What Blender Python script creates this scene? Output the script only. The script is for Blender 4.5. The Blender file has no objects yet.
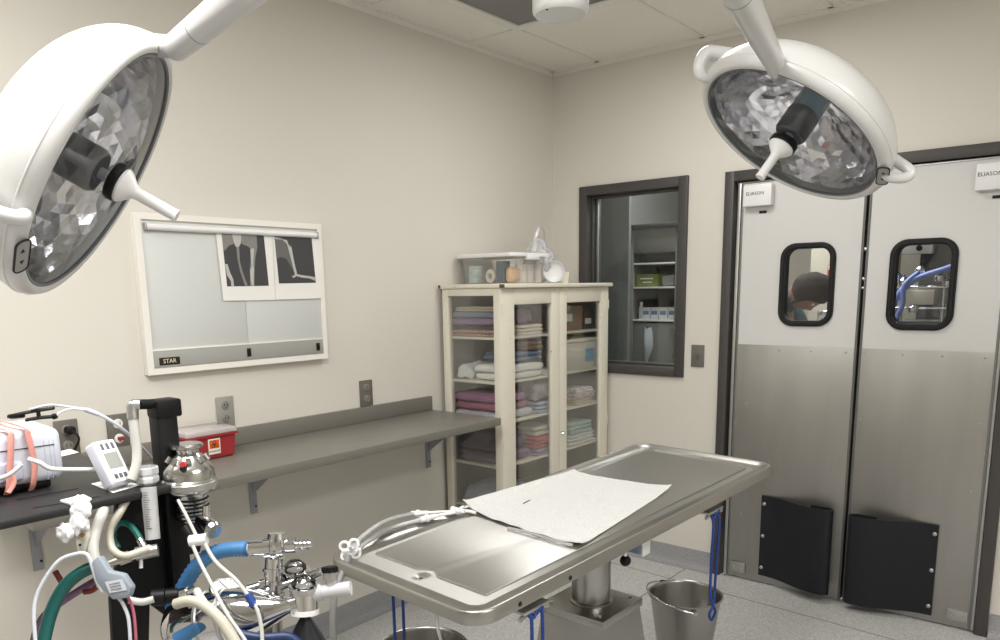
import bpy, bmesh, math, random
from mathutils import Vector, Matrix, noise
random.seed(7)
sc = bpy.context.scene
COL = sc.collection
# ---------------------------------------------------------------- camera
F_PX, CY = 766.385, 428.97
PAN, TILT, ROLL = 0.6917885, 0.1808050, -0.0153985
CAM = Vector((2.67326, -3.73649, 1.51620))
fwd = Vector((-math.sin(PAN)*math.cos(TILT), math.cos(PAN)*math.cos(TILT), -math.sin(TILT)))
_r = Vector((math.cos(PAN), math.sin(PAN), 0)); _u = _r.cross(fwd)
RGT = math.cos(ROLL)*_r + math.sin(ROLL)*_u
UPV = -math.sin(ROLL)*_r + math.cos(ROLL)*_u
cam = bpy.data.cameras.new('camera'); co = bpy.data.objects.new('camera', cam); COL.objects.link(co)
m = Matrix((RGT, UPV, -fwd)).transposed().to_4x4(); m.translation = CAM; co.matrix_world = m
cam.sensor_fit = 'HORIZONTAL'; cam.sensor_width = 36; cam.lens = 36*F_PX/1000
cam.shift_y = (CY-320)/1000; cam.clip_start = 0.02
sc.camera = co
# ---------------------------------------------------------------- light set-up
w = bpy.data.worlds.new('world'); sc.world = w; w.use_nodes = True
w.node_tree.nodes['Background'].inputs[0].default_value = (.9, .95, 1, 1)
w.node_tree.nodes['Background'].inputs[1].default_value = .05
sc.view_settings.view_transform = 'Standard'; sc.view_settings.look = 'None'
sc.view_settings.gamma = 1; sc.view_settings.use_curve_mapping = False
sc.view_settings.exposure = 0.34
H = 2.7025
def area(name, loc, sx, sy, power, color=(1, .99, .97)):
    l = bpy.data.lights.new(name, 'AREA'); l.shape = 'RECTANGLE'; l.size = sx; l.size_y = sy
    l.energy = power; l.color = color
    o = bpy.data.objects.new(name, l); COL.objects.link(o); o.location = loc
    return o
TROFFERS = [(1.2, -1.03, .585, .63, 10), (1.8, -3.305, .56, 1.25, 36), (3.6, -2.655, .56, 1.25, 28), (.6, -3.955, .56, 1.25, 16)]
for i, (x, y, sx, sy, p) in enumerate(TROFFERS):
    area('ceiling_troffer_light', (x, y, H-.035), sx-.04, sy-.04, p)
area('far_room_fill', (.75, 1.0, H-.035), 1.6, .5, 50)  # added lamp without a fitting, brightens the space beyond the back wall
# ---------------------------------------------------------------- helpers
def at(px, py, d): return CAM + (fwd + RGT*((px-500)/F_PX) + UPV*((CY-py)/F_PX))*d
def on(px, py, ax, v):
    d = fwd + RGT*((px-500)/F_PX) + UPV*((CY-py)/F_PX)
    return CAM + d*((v-CAM[ax])/d[ax])
def dep(p): return (Vector(p)-CAM).dot(fwd)
def lin(c): return tuple((x/12.92 if x <= .04045 else ((x+.055)/1.055)**2.4) for x in c)
MATS = {}
def mat(name, rgb, rough=.5, metal=0., **k):
    if name in MATS: return MATS[name]
    M = bpy.data.materials.new(name); M.use_nodes = True; nt = M.node_tree; b = nt.nodes['Principled BSDF']
    b.inputs['Base Color'].default_value = (*lin([c/255 for c in rgb]), 1)
    b.inputs['Roughness'].default_value = rough; b.inputs['Metallic'].default_value = metal
    if 'aniso' in k:
        b.inputs['Anisotropic'].default_value = k['aniso']; cx_ = nt.nodes.new('ShaderNodeCombineXYZ'); cx_.inputs[0].default_value = 1
        nt.links.new(cx_.outputs[0], b.inputs['Tangent'])
    if sum(rgb) < 120 and not metal: b.inputs['Specular IOR Level'].default_value = .25
    if 'coat' in k: b.inputs['Coat Weight'].default_value = k['coat']
    if 'trans' in k: b.inputs['Transmission Weight'].default_value = k['trans']
    if 'ior' in k: b.inputs['IOR'].default_value = k['ior']
    if 'emit' in k:
        b.inputs['Emission Color'].default_value = (*lin([c/255 for c in rgb]), 1); b.inputs['Emission Strength'].default_value = k['emit']
    if 'sheen' in k: b.inputs['Sheen Weight'].default_value = k['sheen']
    if k.get('bump') or k.get('vary'):
        tc = nt.nodes.new('ShaderNodeTexCoord'); mp = nt.nodes.new('ShaderNodeMapping'); nz = nt.nodes.new('ShaderNodeTexNoise')
        mp.inputs['Scale'].default_value = k.get('stretch', (1, 1, 1))
        nz.inputs['Scale'].default_value = k.get('scale', 60); nz.inputs['Detail'].default_value = 4
        nt.links.new(tc.outputs['Object'], mp.inputs[0]); nt.links.new(mp.outputs[0], nz.inputs[0])
        if k.get('bump'):
            bp = nt.nodes.new('ShaderNodeBump'); bp.inputs['Strength'].default_value = k['bump']; bp.inputs['Distance'].default_value = k.get('dist', .002)
            nt.links.new(nz.outputs[0], bp.inputs['Height']); nt.links.new(bp.outputs[0], b.inputs['Normal'])
        if k.get('vary'):
            rp = nt.nodes.new('ShaderNodeValToRGB'); base = lin([c/255 for c in rgb]); v = k['vary']
            rp.color_ramp.elements[0].position = .35; rp.color_ramp.elements[1].position = .65
            rp.color_ramp.elements[0].color = (*[c*(1-v) for c in base], 1); rp.color_ramp.elements[1].color = (*[min(1, c*(1+v)) for c in base], 1)
            nt.links.new(nz.outputs[0], rp.inputs[0]); nt.links.new(rp.outputs[0], b.inputs['Base Color'])
        if k.get('rvary'):
            mr = nt.nodes.new('ShaderNodeMapRange'); mr.inputs[3].default_value = rough-k['rvary']; mr.inputs[4].default_value = rough+k['rvary']
            nt.links.new(nz.outputs[0], mr.inputs[0]); nt.links.new(mr.outputs[0], b.inputs['Roughness'])
    MATS[name] = M; return M
def glassmat(name, tint=(1, 1, 1), refl=.5, haze=0., rough=.02, hazecol=(1, 1, 1)):
    """thin pane: transparent, with a fresnel-weighted mirror and, if asked, some milky haze"""
    M = bpy.data.materials.new(name); M.use_nodes = True; nt = M.node_tree; nt.nodes.clear()
    out = nt.nodes.new('ShaderNodeOutputMaterial'); tr = nt.nodes.new('ShaderNodeBsdfTransparent'); gl = nt.nodes.new('ShaderNodeBsdfGlossy')
    tr.inputs[0].default_value = (*tint, 1); gl.inputs['Roughness'].default_value = rough
    fr = nt.nodes.new('ShaderNodeFresnel'); fr.inputs[0].default_value = 1.5
    mu = nt.nodes.new('ShaderNodeMath'); mu.operation = 'MULTIPLY'; mu.inputs[1].default_value = refl; mu.use_clamp = True
    nt.links.new(fr.outputs[0], mu.inputs[0])
    mx = nt.nodes.new('ShaderNodeMixShader'); nt.links.new(mu.outputs[0], mx.inputs[0]); nt.links.new(gl.outputs[0], mx.inputs[2])
    if haze:
        df = nt.nodes.new('ShaderNodeBsdfDiffuse'); df.inputs[0].default_value = (*hazecol, 1)
        m2 = nt.nodes.new('ShaderNodeMixShader'); m2.inputs[0].default_value = haze
        nt.links.new(tr.outputs[0], m2.inputs[1]); nt.links.new(df.outputs[0], m2.inputs[2]); nt.links.new(m2.outputs[0], mx.inputs[1])
    else: nt.links.new(tr.outputs[0], mx.inputs[1])
    nt.links.new(mx.outputs[0], out.inputs[0]); MATS[name] = M; return M
def tag(o, label=None, cat=None, group=None, kind=None):
    if label: o['label'] = label
    if cat: o['category'] = cat
    if group: o['group'] = group
    if kind: o['kind'] = kind
    return o
def thing(name, loc, label=None, cat=None, group=None, rz=0, kind=None):
    o = bpy.data.objects.new(name, None); COL.objects.link(o); o.location = loc; o.rotation_euler = (0, 0, rz)
    o.empty_display_size = .05
    return tag(o, label, cat, group, kind)
def worldm(o):
    M = Matrix.LocRotScale(o.location, o.rotation_euler.to_quaternion() if o.rotation_mode != 'QUATERNION' else o.rotation_quaternion, o.scale)
    return worldm(o.parent) @ M if o.parent else M
def basis(z, x=None):
    z = Vector(z).normalized(); x = Vector(x) if x is not None else Vector((0, 0, 1)).cross(z)
    if x.length < 1e-5: x = Vector((1, 0, 0))
    x = (x-z*x.dot(z)).normalized(); y = z.cross(x)
    return Matrix((x, y, z)).transposed()
class MB:
    def __init__(s): s.bm = bmesh.new()
    def box(s, lo, hi, bev=0., seg=2, M=None):
        b = bmesh.new(); bmesh.ops.create_cube(b, size=1)
        lo, hi = Vector(lo), Vector(hi); c = (lo+hi)/2; d = hi-lo
        for v in b.verts: v.co = Vector((v.co.x*d.x, v.co.y*d.y, v.co.z*d.z))+c
        if bev: bmesh.ops.bevel(b, geom=b.edges[:], offset=bev, segments=seg, profile=.5, affect='EDGES')
        if M is not None: b.transform(M)
        s.add(b); return s
    def add(s, b):
        me = bpy.data.meshes.new('t'); b.to_mesh(me); b.free(); s.bm.from_mesh(me); bpy.data.meshes.remove(me)
    def lathe(s, prof, M=None, n=40, caps=True):
        b = bmesh.new(); rings = []
        for r, z in prof:
            if r < 1e-6: rings.append([b.verts.new((0, 0, z))])
            else: rings.append([b.verts.new((r*math.cos(2*math.pi*i/n), r*math.sin(2*math.pi*i/n), z)) for i in range(n)])
        for A, B in zip(rings, rings[1:]):
            for i in range(n):
                a0, a1 = A[i % len(A)], A[(i+1) % len(A)]; b0, b1 = B[i % len(B)], B[(i+1) % len(B)]
                f = [a0]
                if a1 is not a0: f.append(a1)
                f.append(b1)
                if b0 is not b1: f.append(b0)
                if len(f) > 2:
                    try: b.faces.new(f)
                    except ValueError: pass
        if caps:
            for R_ in (rings[0], rings[-1]):
                if len(R_) > 2: 
                    try: b.faces.new(R_)
                    except ValueError: pass
        bmesh.ops.recalc_face_normals(b, faces=b.faces[:])
        if M is not None: b.transform(M)
        s.add(b); return s
    def cone(s, p0, p1, r0, r1=None, n=24):
        p0, p1 = Vector(p0), Vector(p1); r1 = r0 if r1 is None else r1
        M = basis(p1-p0).to_4x4(); M.translation = p0
        return s.lathe([(r0, 0), (r1, (p1-p0).length)], M, n)
    def tube(s, pts, r, n=12, res=8, closed=False, flat=1., ridge=0):
        pts = [Vector(p) for p in pts]
        P = []
        if len(pts) > 2 or closed:
            N = len(pts)
            rng = range(N if closed else N-1)
            for i in rng:
                g = (lambda k: pts[k % N]) if closed else (lambda k: pts[max(0, min(N-1, k))])
                p0, p1, p2, p3 = g(i-1), g(i), g(i+1), g(i+2)
                for j in range(res):
                    t = j/res
                    P.append(.5*((2*p1)+(p2-p0)*t+(2*p0-5*p1+4*p2-p3)*t*t+(3*p1-p0-3*p2+p3)*t**3))
            if not closed: P.append(pts[-1])
        else: P = pts
        b = bmesh.new(); rings = []; prev = None; N = len(P)
        for i, p in enumerate(P):
            d = (P[(i+1) % N] - P[i-1]) if closed else (P[min(N-1, i+1)]-P[max(0, i-1)])
            if d.length < 1e-9: d = Vector((0, 0, 1))
            d.normalize()
            if prev is None:
                a = d.orthogonal().normalized()
            else:
                a = (prev - d*prev.dot(d))
                a = a.normalized() if a.length > 1e-6 else d.orthogonal().normalized()
            prev = a; c = d.cross(a)
            rr = r(i/(N-1)) if callable(r) else r
            if ridge: rr *= (1+ridge*(1 if i % 2 else -1))
            rings.append([b.verts.new(p+a*rr*math.cos(2*math.pi*k/n)+c*rr*flat*math.sin(2*math.pi*k/n)) for k in range(n)])
        for i in range(N if closed else N-1):
            A, B = rings[i], rings[(i+1) % N]
            for k in range(n): b.faces.new((A[k], A[(k+1) % n], B[(k+1) % n], B[k]))
        if not closed:
            b.faces.new(rings[0][::-1]); b.faces.new(rings[-1])
        s.add(b); return s
    def prism(s, pts, ext, bev=0):
        """closed polygon (3-D points) extruded by vector ext"""
        b = bmesh.new(); vs = [b.verts.new(p) for p in pts]; f = b.faces.new(vs)
        r = bmesh.ops.extrude_face_region(b, geom=[f]); bmesh.ops.translate(b, verts=[v for v in r['geom'] if isinstance(v, bmesh.types.BMVert)], vec=Vector(ext))
        bmesh.ops.recalc_face_normals(b, faces=b.faces[:])
        if bev: bmesh.ops.bevel(b, geom=b.edges[:], offset=bev, segments=2, profile=.5, affect='EDGES')
        s.add(b); return s
    def soft(s, lo, hi, r, amp=.004, fr=12., n=(10, 10, 3), seed=0, sag=0):
        """rounded, slightly irregular block for cloth"""
        lo, hi = Vector(lo), Vector(hi); c = (lo+hi)/2; h = (hi-lo)/2; r = min(r, h.x, h.y, h.z)
        b = bmesh.new(); bmesh.ops.create_cube(b, size=2); 
        bmesh.ops.subdivide_edges(b, edges=b.edges[:], cuts=n[0], use_grid_fill=True)
        for v in b.verts:
            p = Vector((v.co.x*h.x, v.co.y*h.y, v.co.z*h.z))
            q = Vector((max(-(h.x-r), min(h.x-r, p.x)), max(-(h.y-r), min(h.y-r, p.y)), max(-(h.z-r), min(h.z-r, p.z))))
            d = p-q
            if d.length > 1e-9: p = q+d.normalized()*r
            w_ = p+c; o = noise.noise_vector(w_*fr+Vector((seed*3.1, seed*1.7, seed)))*amp
            o.z *= .5 if v.co.z > -.9 else 0
            if v.co.z > -.9: o.z -= sag*(abs(v.co.x)**3+abs(v.co.y)**3)*h.z
            v.co = w_+o
        s.add(b); return s
    def build(s, name, material, parent=None, smooth=35, world=True, sub=0, center=True):
        me = bpy.data.meshes.new(name); bm = s.bm
        o = bpy.data.objects.new(name, me); COL.objects.link(o)
        if parent is not None:
            if world: bm.transform(worldm(parent).inverted())
            o.parent = parent
        elif center:
            bb = [v.co for v in bm.verts]
            mn = Vector([min(v[i] for v in bb) for i in range(3)]); mx = Vector([max(v[i] for v in bb) for i in range(3)])
            c = Vector(((mn.x+mx.x)/2, (mn.y+mx.y)/2, mn.z)); bm.transform(Matrix.Translation(-c)); o.location = c
        if smooth is not None:
            for f in bm.faces: f.smooth = True
            lim = math.radians(smooth)
            for e in bm.edges:
                if len(e.link_faces) == 2 and e.calc_face_angle(0) > lim: e.smooth = False
        bm.to_mesh(me); bm.free()
        for mm in (material if isinstance(material, list) else [material]): me.materials.append(mm)
        if sub:
            md = o.modifiers.new('sub', 'SUBSURF'); md.levels = sub; md.render_levels = sub
        return o
def struct(o): o['kind'] = 'structure'; return o
def rrect(w_, h_, r, n=6):
    pts = []
    for cx, cy, a0 in ((w_/2-r, h_/2-r, 0), (-w_/2+r, h_/2-r, 90), (-w_/2+r, -h_/2+r, 180), (w_/2-r, -h_/2+r, 270)):
        for i in range(n+1):
            a = math.radians(a0+90*i/n); pts.append((cx+r*math.cos(a), cy+r*math.sin(a)))
    return pts
def ring_prism(outer, inner, M, depth):
    """frame between two matching 2-D outlines, in M's xy plane, thick along z"""
    mb = MB(); b = bmesh.new(); n = len(outer); V = []
    for (o_, z) in ((outer, 0), (inner, 0), (inner, depth), (outer, depth)): V.append([b.verts.new(M @ Vector((x, y, z))) for x, y in o_])
    for a, c in ((0, 1), (1, 2), (2, 3), (3, 0)):
        for i in range(n): b.faces.new((V[a][i], V[a][(i+1) % n], V[c][(i+1) % n], V[c][i]))
    bmesh.ops.recalc_face_normals(b, faces=b.faces[:]); mb.add(b); return mb
def text(s, size, material, parent, M, name='lettering', ext=.0004):
    cu = bpy.data.curves.new('t', 'FONT'); cu.body = s; cu.size = size; cu.extrude = ext; cu.align_x = 'CENTER'; cu.align_y = 'CENTER'; cu.resolution_u = 2
    t = bpy.data.objects.new('t', cu); COL.objects.link(t); bpy.context.view_layer.update()
    me = bpy.data.meshes.new_from_object(t.evaluated_get(bpy.context.evaluated_depsgraph_get())); bpy.data.objects.remove(t); bpy.data.curves.remove(cu)
    me.transform(worldm(parent).inverted() @ M); me.materials.clear(); me.materials.append(material)
    o = bpy.data.objects.new(name, me); COL.objects.link(o); o.parent = parent; return o
def copy_tree(o, parent=None):
    c = o.copy(); COL.objects.link(c); c.parent = parent
    for ch in list(o.children):
        copy_tree(ch, c)
    return c
def frame_m(origin, x, y):
    x, y = Vector(x).normalized(), Vector(y).normalized(); z = x.cross(y)
    M = Matrix((x, y, z)).transposed().to_4x4(); M.translation = Vector(origin); return M
# facing matrices: local xy is the visible face, z points to the viewer
def on_left_wall(x, y, z): return frame_m((x, y, z), (0, 1, 0), (0, 0, 1))     # faces +x
def on_back_wall(x, y, z): return frame_m((x, y, z), (1, 0, 0), (0, 0, 1))     # faces -y
# ---------------------------------------------------------------- materials
WALL = mat('painted_plaster', (212, 208, 199), .75, bump=.12, scale=160, dist=.001)
FARWALL = mat('far_room_paint', (188, 184, 170), .8)
DARKWALL = mat('far_grey_paint', (98, 98, 96), .8)
FRAME = mat('dark_grey_frame', (66, 63, 62), .45, bump=.05, scale=200)
LAM = mat('grey_laminate', (118, 115, 108), .42, vary=.04, scale=400)
STEEL = mat('brushed_steel', (196, 195, 192), .45, 1., aniso=.9, bump=.03, scale=30, stretch=(1, 30, 1), dist=.0006, rvary=.06)
RIM = mat('rim_steel', (168, 166, 162), .34, 1.)
DSTEEL = mat('door_steel', (168, 166, 162), .45, .9, aniso=.6, bump=.05, scale=9, stretch=(1, 1, .15), dist=.001, vary=.05, rvary=.05)
PSTEEL = mat('pedestal_steel', (160, 159, 156), .28, 1.)
CHROME = mat('chrome', (200, 200, 202), .08, 1.)
LEAF = mat('door_leaf_white', (205, 204, 202), .5)
WHITE = mat('white_enamel', (232, 229, 222), .35, coat=.2)
def chipped():
    M = mat('cream_cabinet_paint', (222, 217, 202), .4); nt = M.node_tree; b = nt.nodes['Principled BSDF']
    tc = nt.nodes.new('ShaderNodeTexCoord'); mp = nt.nodes.new('ShaderNodeMapping'); mp.inputs['Scale'].default_value = (1, 1, .45)
    nz = nt.nodes.new('ShaderNodeTexNoise'); nz.inputs['Scale'].default_value = 75; nz.inputs['Detail'].default_value = 3
    r = nt.nodes.new('ShaderNodeValToRGB'); e = r.color_ramp.elements
    e[0].position = .715; e[0].color = (*lin((.87, .85, .79)), 1); e[1].position = .745; e[1].color = (*lin((.42, .35, .28)), 1)
    nt.links.new(tc.outputs['Object'], mp.inputs[0]); nt.links.new(mp.outputs[0], nz.inputs[0]); nt.links.new(nz.outputs[0], r.inputs[0]); nt.links.new(r.outputs[0], b.inputs['Base Color']); return M
CREAM = chipped()
RUST = mat('chipped_spots', (92, 74, 56), .8)
BLACK = mat('black_paint', (13, 13, 14), .5)
RUBBER = mat('black_rubber', (30, 31, 36), .42, bump=.1, scale=50, dist=.001)
GASKET = mat('black_gasket', (30, 30, 31), .5)
PLAST = mat('white_plastic', (226, 226, 226), .35)
BPLAST = mat('bluish_white_plastic', (212, 216, 228), .35)
GPLATE = mat('grey_cover_plate', (104, 100, 94), .45)
ALU = mat('aluminium', (178, 178, 176), .35, .9)
PAPER = mat('paper', (236, 234, 228), .8)
INK = mat('ink_black', (34, 32, 30), .6)
GLASS = glassmat('clear_glass', (.97, .98, .975), .7)
CABGLASS = glassmat('cabinet_glass', (.975, .98, .975), .35)
WINGLASS = glassmat('window_glass', (.93, .95, .945), .7)
def floor_mat():
    M = mat('speckled_vinyl', (188, 186, 182), .42); nt = M.node_tree; b = nt.nodes['Principled BSDF']
    tc = nt.nodes.new('ShaderNodeTexCoord'); v = nt.nodes.new('ShaderNodeTexVoronoi'); v.inputs['Scale'].default_value = 260
    nt.links.new(tc.outputs['Object'], v.inputs[0])
    r = nt.nodes.new('ShaderNodeValToRGB'); e = r.color_ramp.elements
    bw = nt.nodes.new('ShaderNodeRGBToBW'); nt.links.new(v.outputs['Color'], bw.inputs[0]); nt.links.new(bw.outputs[0], r.inputs[0])
    e[0].position = .25; e[0].color = (*lin((.66, .66, .66)), 1); e[1].position = .7; e[1].color = (*lin((.81, .805, .795)), 1)
    sx = nt.nodes.new('ShaderNodeSeparateXYZ'); nt.links.new(tc.outputs['Object'], sx.inputs[0])
    def mth(op, a, b_=None, c=None):
        n = nt.nodes.new('ShaderNodeMath'); n.operation = op
        for i, q in enumerate((a, b_, c)):
            if q is None: continue
            if isinstance(q, (int, float)): n.inputs[i].default_value = q
            else: nt.links.new(q, n.inputs[i])
        return n.outputs[0]
    X, Y = sx.outputs[0], sx.outputs[1]
    l1 = mth('LESS_THAN', mth('ABSOLUTE', mth('SUBTRACT', X, .909)), .0028)
    l2 = mth('LESS_THAN', mth('ABSOLUTE', mth('ADD', mth('ADD', Y, mth('MULTIPLY', X, .055)), .172)), .0028)
    l3 = mth('LESS_THAN', mth('ABSOLUTE', mth('SUBTRACT', X, 2.74)), .0028)
    ln = mth('MAXIMUM', mth('MAXIMUM', l1, l2), l3)
    mx = nt.nodes.new('ShaderNodeMix'); mx.data_type = 'RGBA'; nt.links.new(ln, mx.inputs[0]); nt.links.new(r.outputs[0], mx.inputs[6]); mx.inputs[7].default_value = (.06, .06, .06, 1)
    nt.links.new(mx.outputs[2], b.inputs['Base Color']); return M
FLOOR = floor_mat()
COVE = mat('cove_vinyl', (150, 150, 152), .5, vary=.22, scale=260)
def ceil_mat():
    return mat('ceiling_tile', (232, 229, 221), .9, bump=.5, scale=150, dist=.004, vary=.05)
CEIL = ceil_mat()
TBAR = mat('t_bar_white', (226, 224, 217), .5)
# ================================================================ THE ROOM
XR, YF = 4.6, -6.0          # far side wall, wall behind the camera
YB = 3.2                    # end of the space beyond the back wall
struct(MB().box((-.3, YF-.1, -.06), (XR+.1, YB+.1, 0)).build('floor', FLOOR, center=False))
struct(MB().box((-.12, YF-.1, 0), (0, 0.12, H+.1)).build('wall_left', WALL))
struct(MB().box((XR, YF-.1, 0), (XR+.12, .12, H+.1)).build('wall_right', WALL))
struct(MB().box((0, YF-.12, 0), (XR, YF, H+.1)).build('wall_front', WALL))
WX0, WX1, WZ0, WZ1 = .232, .808, 1.08, 2.027          # window opening
DX0, DX1, DZ1 = 1.092, 2.262, 2.012                   # door opening
b = MB()
for x0, x1, z0, z1 in ((0, WX0, 0, H+.1), (WX0, WX1, 0, WZ0), (WX0, WX1, WZ1, H+.1), (WX1, DX0, 0, H+.1), (DX0, DX1, DZ1, H+.1), (DX1, XR, 0, H+.1)):
    b.box((x0, 0, z0), (x1, .12, z1))
bmesh.ops.remove_doubles(b.bm, verts=b.bm.verts[:], dist=1e-5)
struct(b.build('wall_back', WALL))
# coved vinyl skirting
def cove(p0, p1, nrm, name):
    p0, p1, nrm = Vector(p0), Vector(p1), Vector(nrm)
    prof = [(0, .105), (.004, .105), (.005, .04), (.009, .022), (.018, .010), (.032, .003), (.045, .001), (.045, 0), (0, 0)]
    pts = [p0+nrm*a+Vector((0, 0, z)) for a, z in prof]
    struct(MB().prism(pts, p1-p0).build(name, COVE, smooth=50))
cove((0, YF, 0), (0, 0, 0), (1, 0, 0), 'baseboard_left')
cove((.0, 0, 0), (DX0-.05, 0, 0), (0, -1, 0), 'baseboard_back')
cove((DX1+.05, 0, 0), (XR, 0, 0), (0, -1, 0), 'baseboard_back_side')
# suspended ceiling: tiles laid in a grid
GX = [0, .30, .90, 1.50, 2.10, 2.70, 3.30, 3.90, XR]
GY = [0, -.705, -1.355, -2.005, -2.655, -3.305, -3.955, -4.605, -5.255, YF]
cells = set()
def cell_has(x, y):
    for tx, ty, sx, sy, p in TROFFERS:
        if abs(x-tx) < sx/2 and abs(y-ty) < sy/2: return True
    return .3 < x < .9 and -2.005 < y < -.705
ROOF = MB()
for i in range(len(GX)-1):
    for j in range(len(GY)-1):
        if not cell_has((GX[i]+GX[i+1])/2, (GY[j]+GY[j+1])/2):
            ROOF.box((GX[i]+.006, GY[j+1]+.006, H+.004), (GX[i+1]-.006, GY[j]-.006, H+.02))
ROOF.box((-.1, YF-.1, H+.09), (XR+.1, .12, H+.14))
struct(ROOF.build('ceiling', CEIL, center=False))
g = MB()
for x in GX[1:-1]: g.box((x-.012, YF, H-.001), (x+.012, 0, H+.006))
for y in GY[1:-1]: g.box((0, y-.012, H-.0005), (XR, y+.012, H+.0065))
g.box((0, YF, H-.022), (.004, 0, H+.003)); g.box((0, YF, H-.001), (.022, 0, H+.004))
g.box((0, -.004, H-.022), (XR, 0, H+.003)); g.box((0, -.022, H-.001), (XR, 0, H+.004))
struct(g.build('trim_ceiling', TBAR, center=False))
# light fittings in the ceiling
LENS_ON = mat('lit_lens', (255, 250, 242), .5, emit=3.0)
LENS_OFF = mat('unlit_lens', (122, 120, 120), .45)
def troffer(x0, x1, y0, y1, lens, label, power=0):
    t = thing('ceiling_light', ((x0+x1)/2, (y0+y1)/2, H), label, 'ceiling light')
    f = MB()
    for a in ((x0, y0, x1, y0+.045), (x0, y1-.045, x1, y1), (x0, y0+.045, x0+.045, y1-.045), (x1-.045, y0+.045, x1, y1-.045)):
        f.box((a[0], a[1], H-.012), (a[2], a[3], H+.03), .002)
    f.build('frame', TBAR, t)
    MB().box((x0+.045, y0+.045, H-.004), (x1-.045, y1-.045, H+.006)).build('lens', lens, t)
    MB().box((x0+.01, y0+.01, H+.03), (x1-.01, y1-.01, H+.085)).build('housing', TBAR, t)
troffer(.31, .89, -1.995, -.715, LENS_OFF, 'unlit grey ceiling panel light near the corner of the room')
for tx, ty, sx, sy, p in TROFFERS:
    cx = min(GX, key=lambda g_: abs(g_-(tx-.3))); 
    troffer(tx-sx/2-.015, tx+sx/2+.015, ty-sy/2, ty+sy/2, LENS_ON, {1: 'lit ceiling light above the operating table', 3: 'lit ceiling light near the far side wall', 4: 'lit ceiling light at the left behind the lamps'}.get(TROFFERS.index((tx, ty, sx, sy, p))+1, 'lit ceiling light at the front of the room'))
# ---------------------------------------------------------------- space beyond the back wall
struct(MB().box((-.42, .12, 0), (-.3, YB, H)).build('wall_far_left', DARKWALL))
struct(MB().box((-.42, YB, 0), (XR+.1, YB+.12, H)).build('wall_far_back', FARWALL))
struct(MB().box((XR, .12, 0), (XR+.12, YB, H)).build('wall_far_right', FARWALL))
struct(MB().box((-.42, .12, H), (XR+.12, YB+.12, H+.1)).build('ceiling_far', CEIL))
struct(MB().box((1.58, 1.75, 0), (2.62, 1.85, H)).build('wall_far_partition', DARKWALL))
# ---------------------------------------------------------------- window_1
wn = struct(thing('window_1', ((WX0+WX1)/2, 0, WZ0)))
def frame_piece(name, parent, x0, x1, z0, z1, wd, y0, y1, bottom=True, mt=None):
    b = MB()
    b.box((x0, y0, z0), (x0+wd, y1, z1), .003); b.box((x1-wd, y0, z0), (x1, y1, z1), .003)
    b.box((x0+wd, y0, z1-wd), (x1-wd, y1, z1), .003)
    if bottom: b.box((x0+wd, y0, z0), (x1-wd, y1, z0+wd), .003)
    return b.build(name, mt or FRAME, parent)
frame_piece('window_frame', wn, .192, .848, 1.040, 2.067, .05, -.018, .135)
frame_piece('window_stop', wn, .242, .798, 1.090, 2.017, .014, .03, .075)
MB().box((.256, .050, 1.104), (.784, .056, 2.003)).build('pane', WINGLASS, wn, smooth=None)
MB().box((.256, .058, 1.104), (.272, .070, 2.003), .002).build('sash_rail', ALU, wn)
# dark sliding screen standing behind the left half of the window
sp = thing('folding_screen', (-.05, .62, 0), 'dark grey upright screen seen through the left half of the window', 'screen')
SCR = mat('screen_dark', (84, 88, 88), .5)
MB().box((-.28, .60, .06), (.155, .63, 2.2), .004).build('panel', SCR, sp)
for x in (-.22, .09): MB().box((x-.02, .5, 0), (x+.02, .72, .062), .004).build('foot', FRAME, sp)
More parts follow.
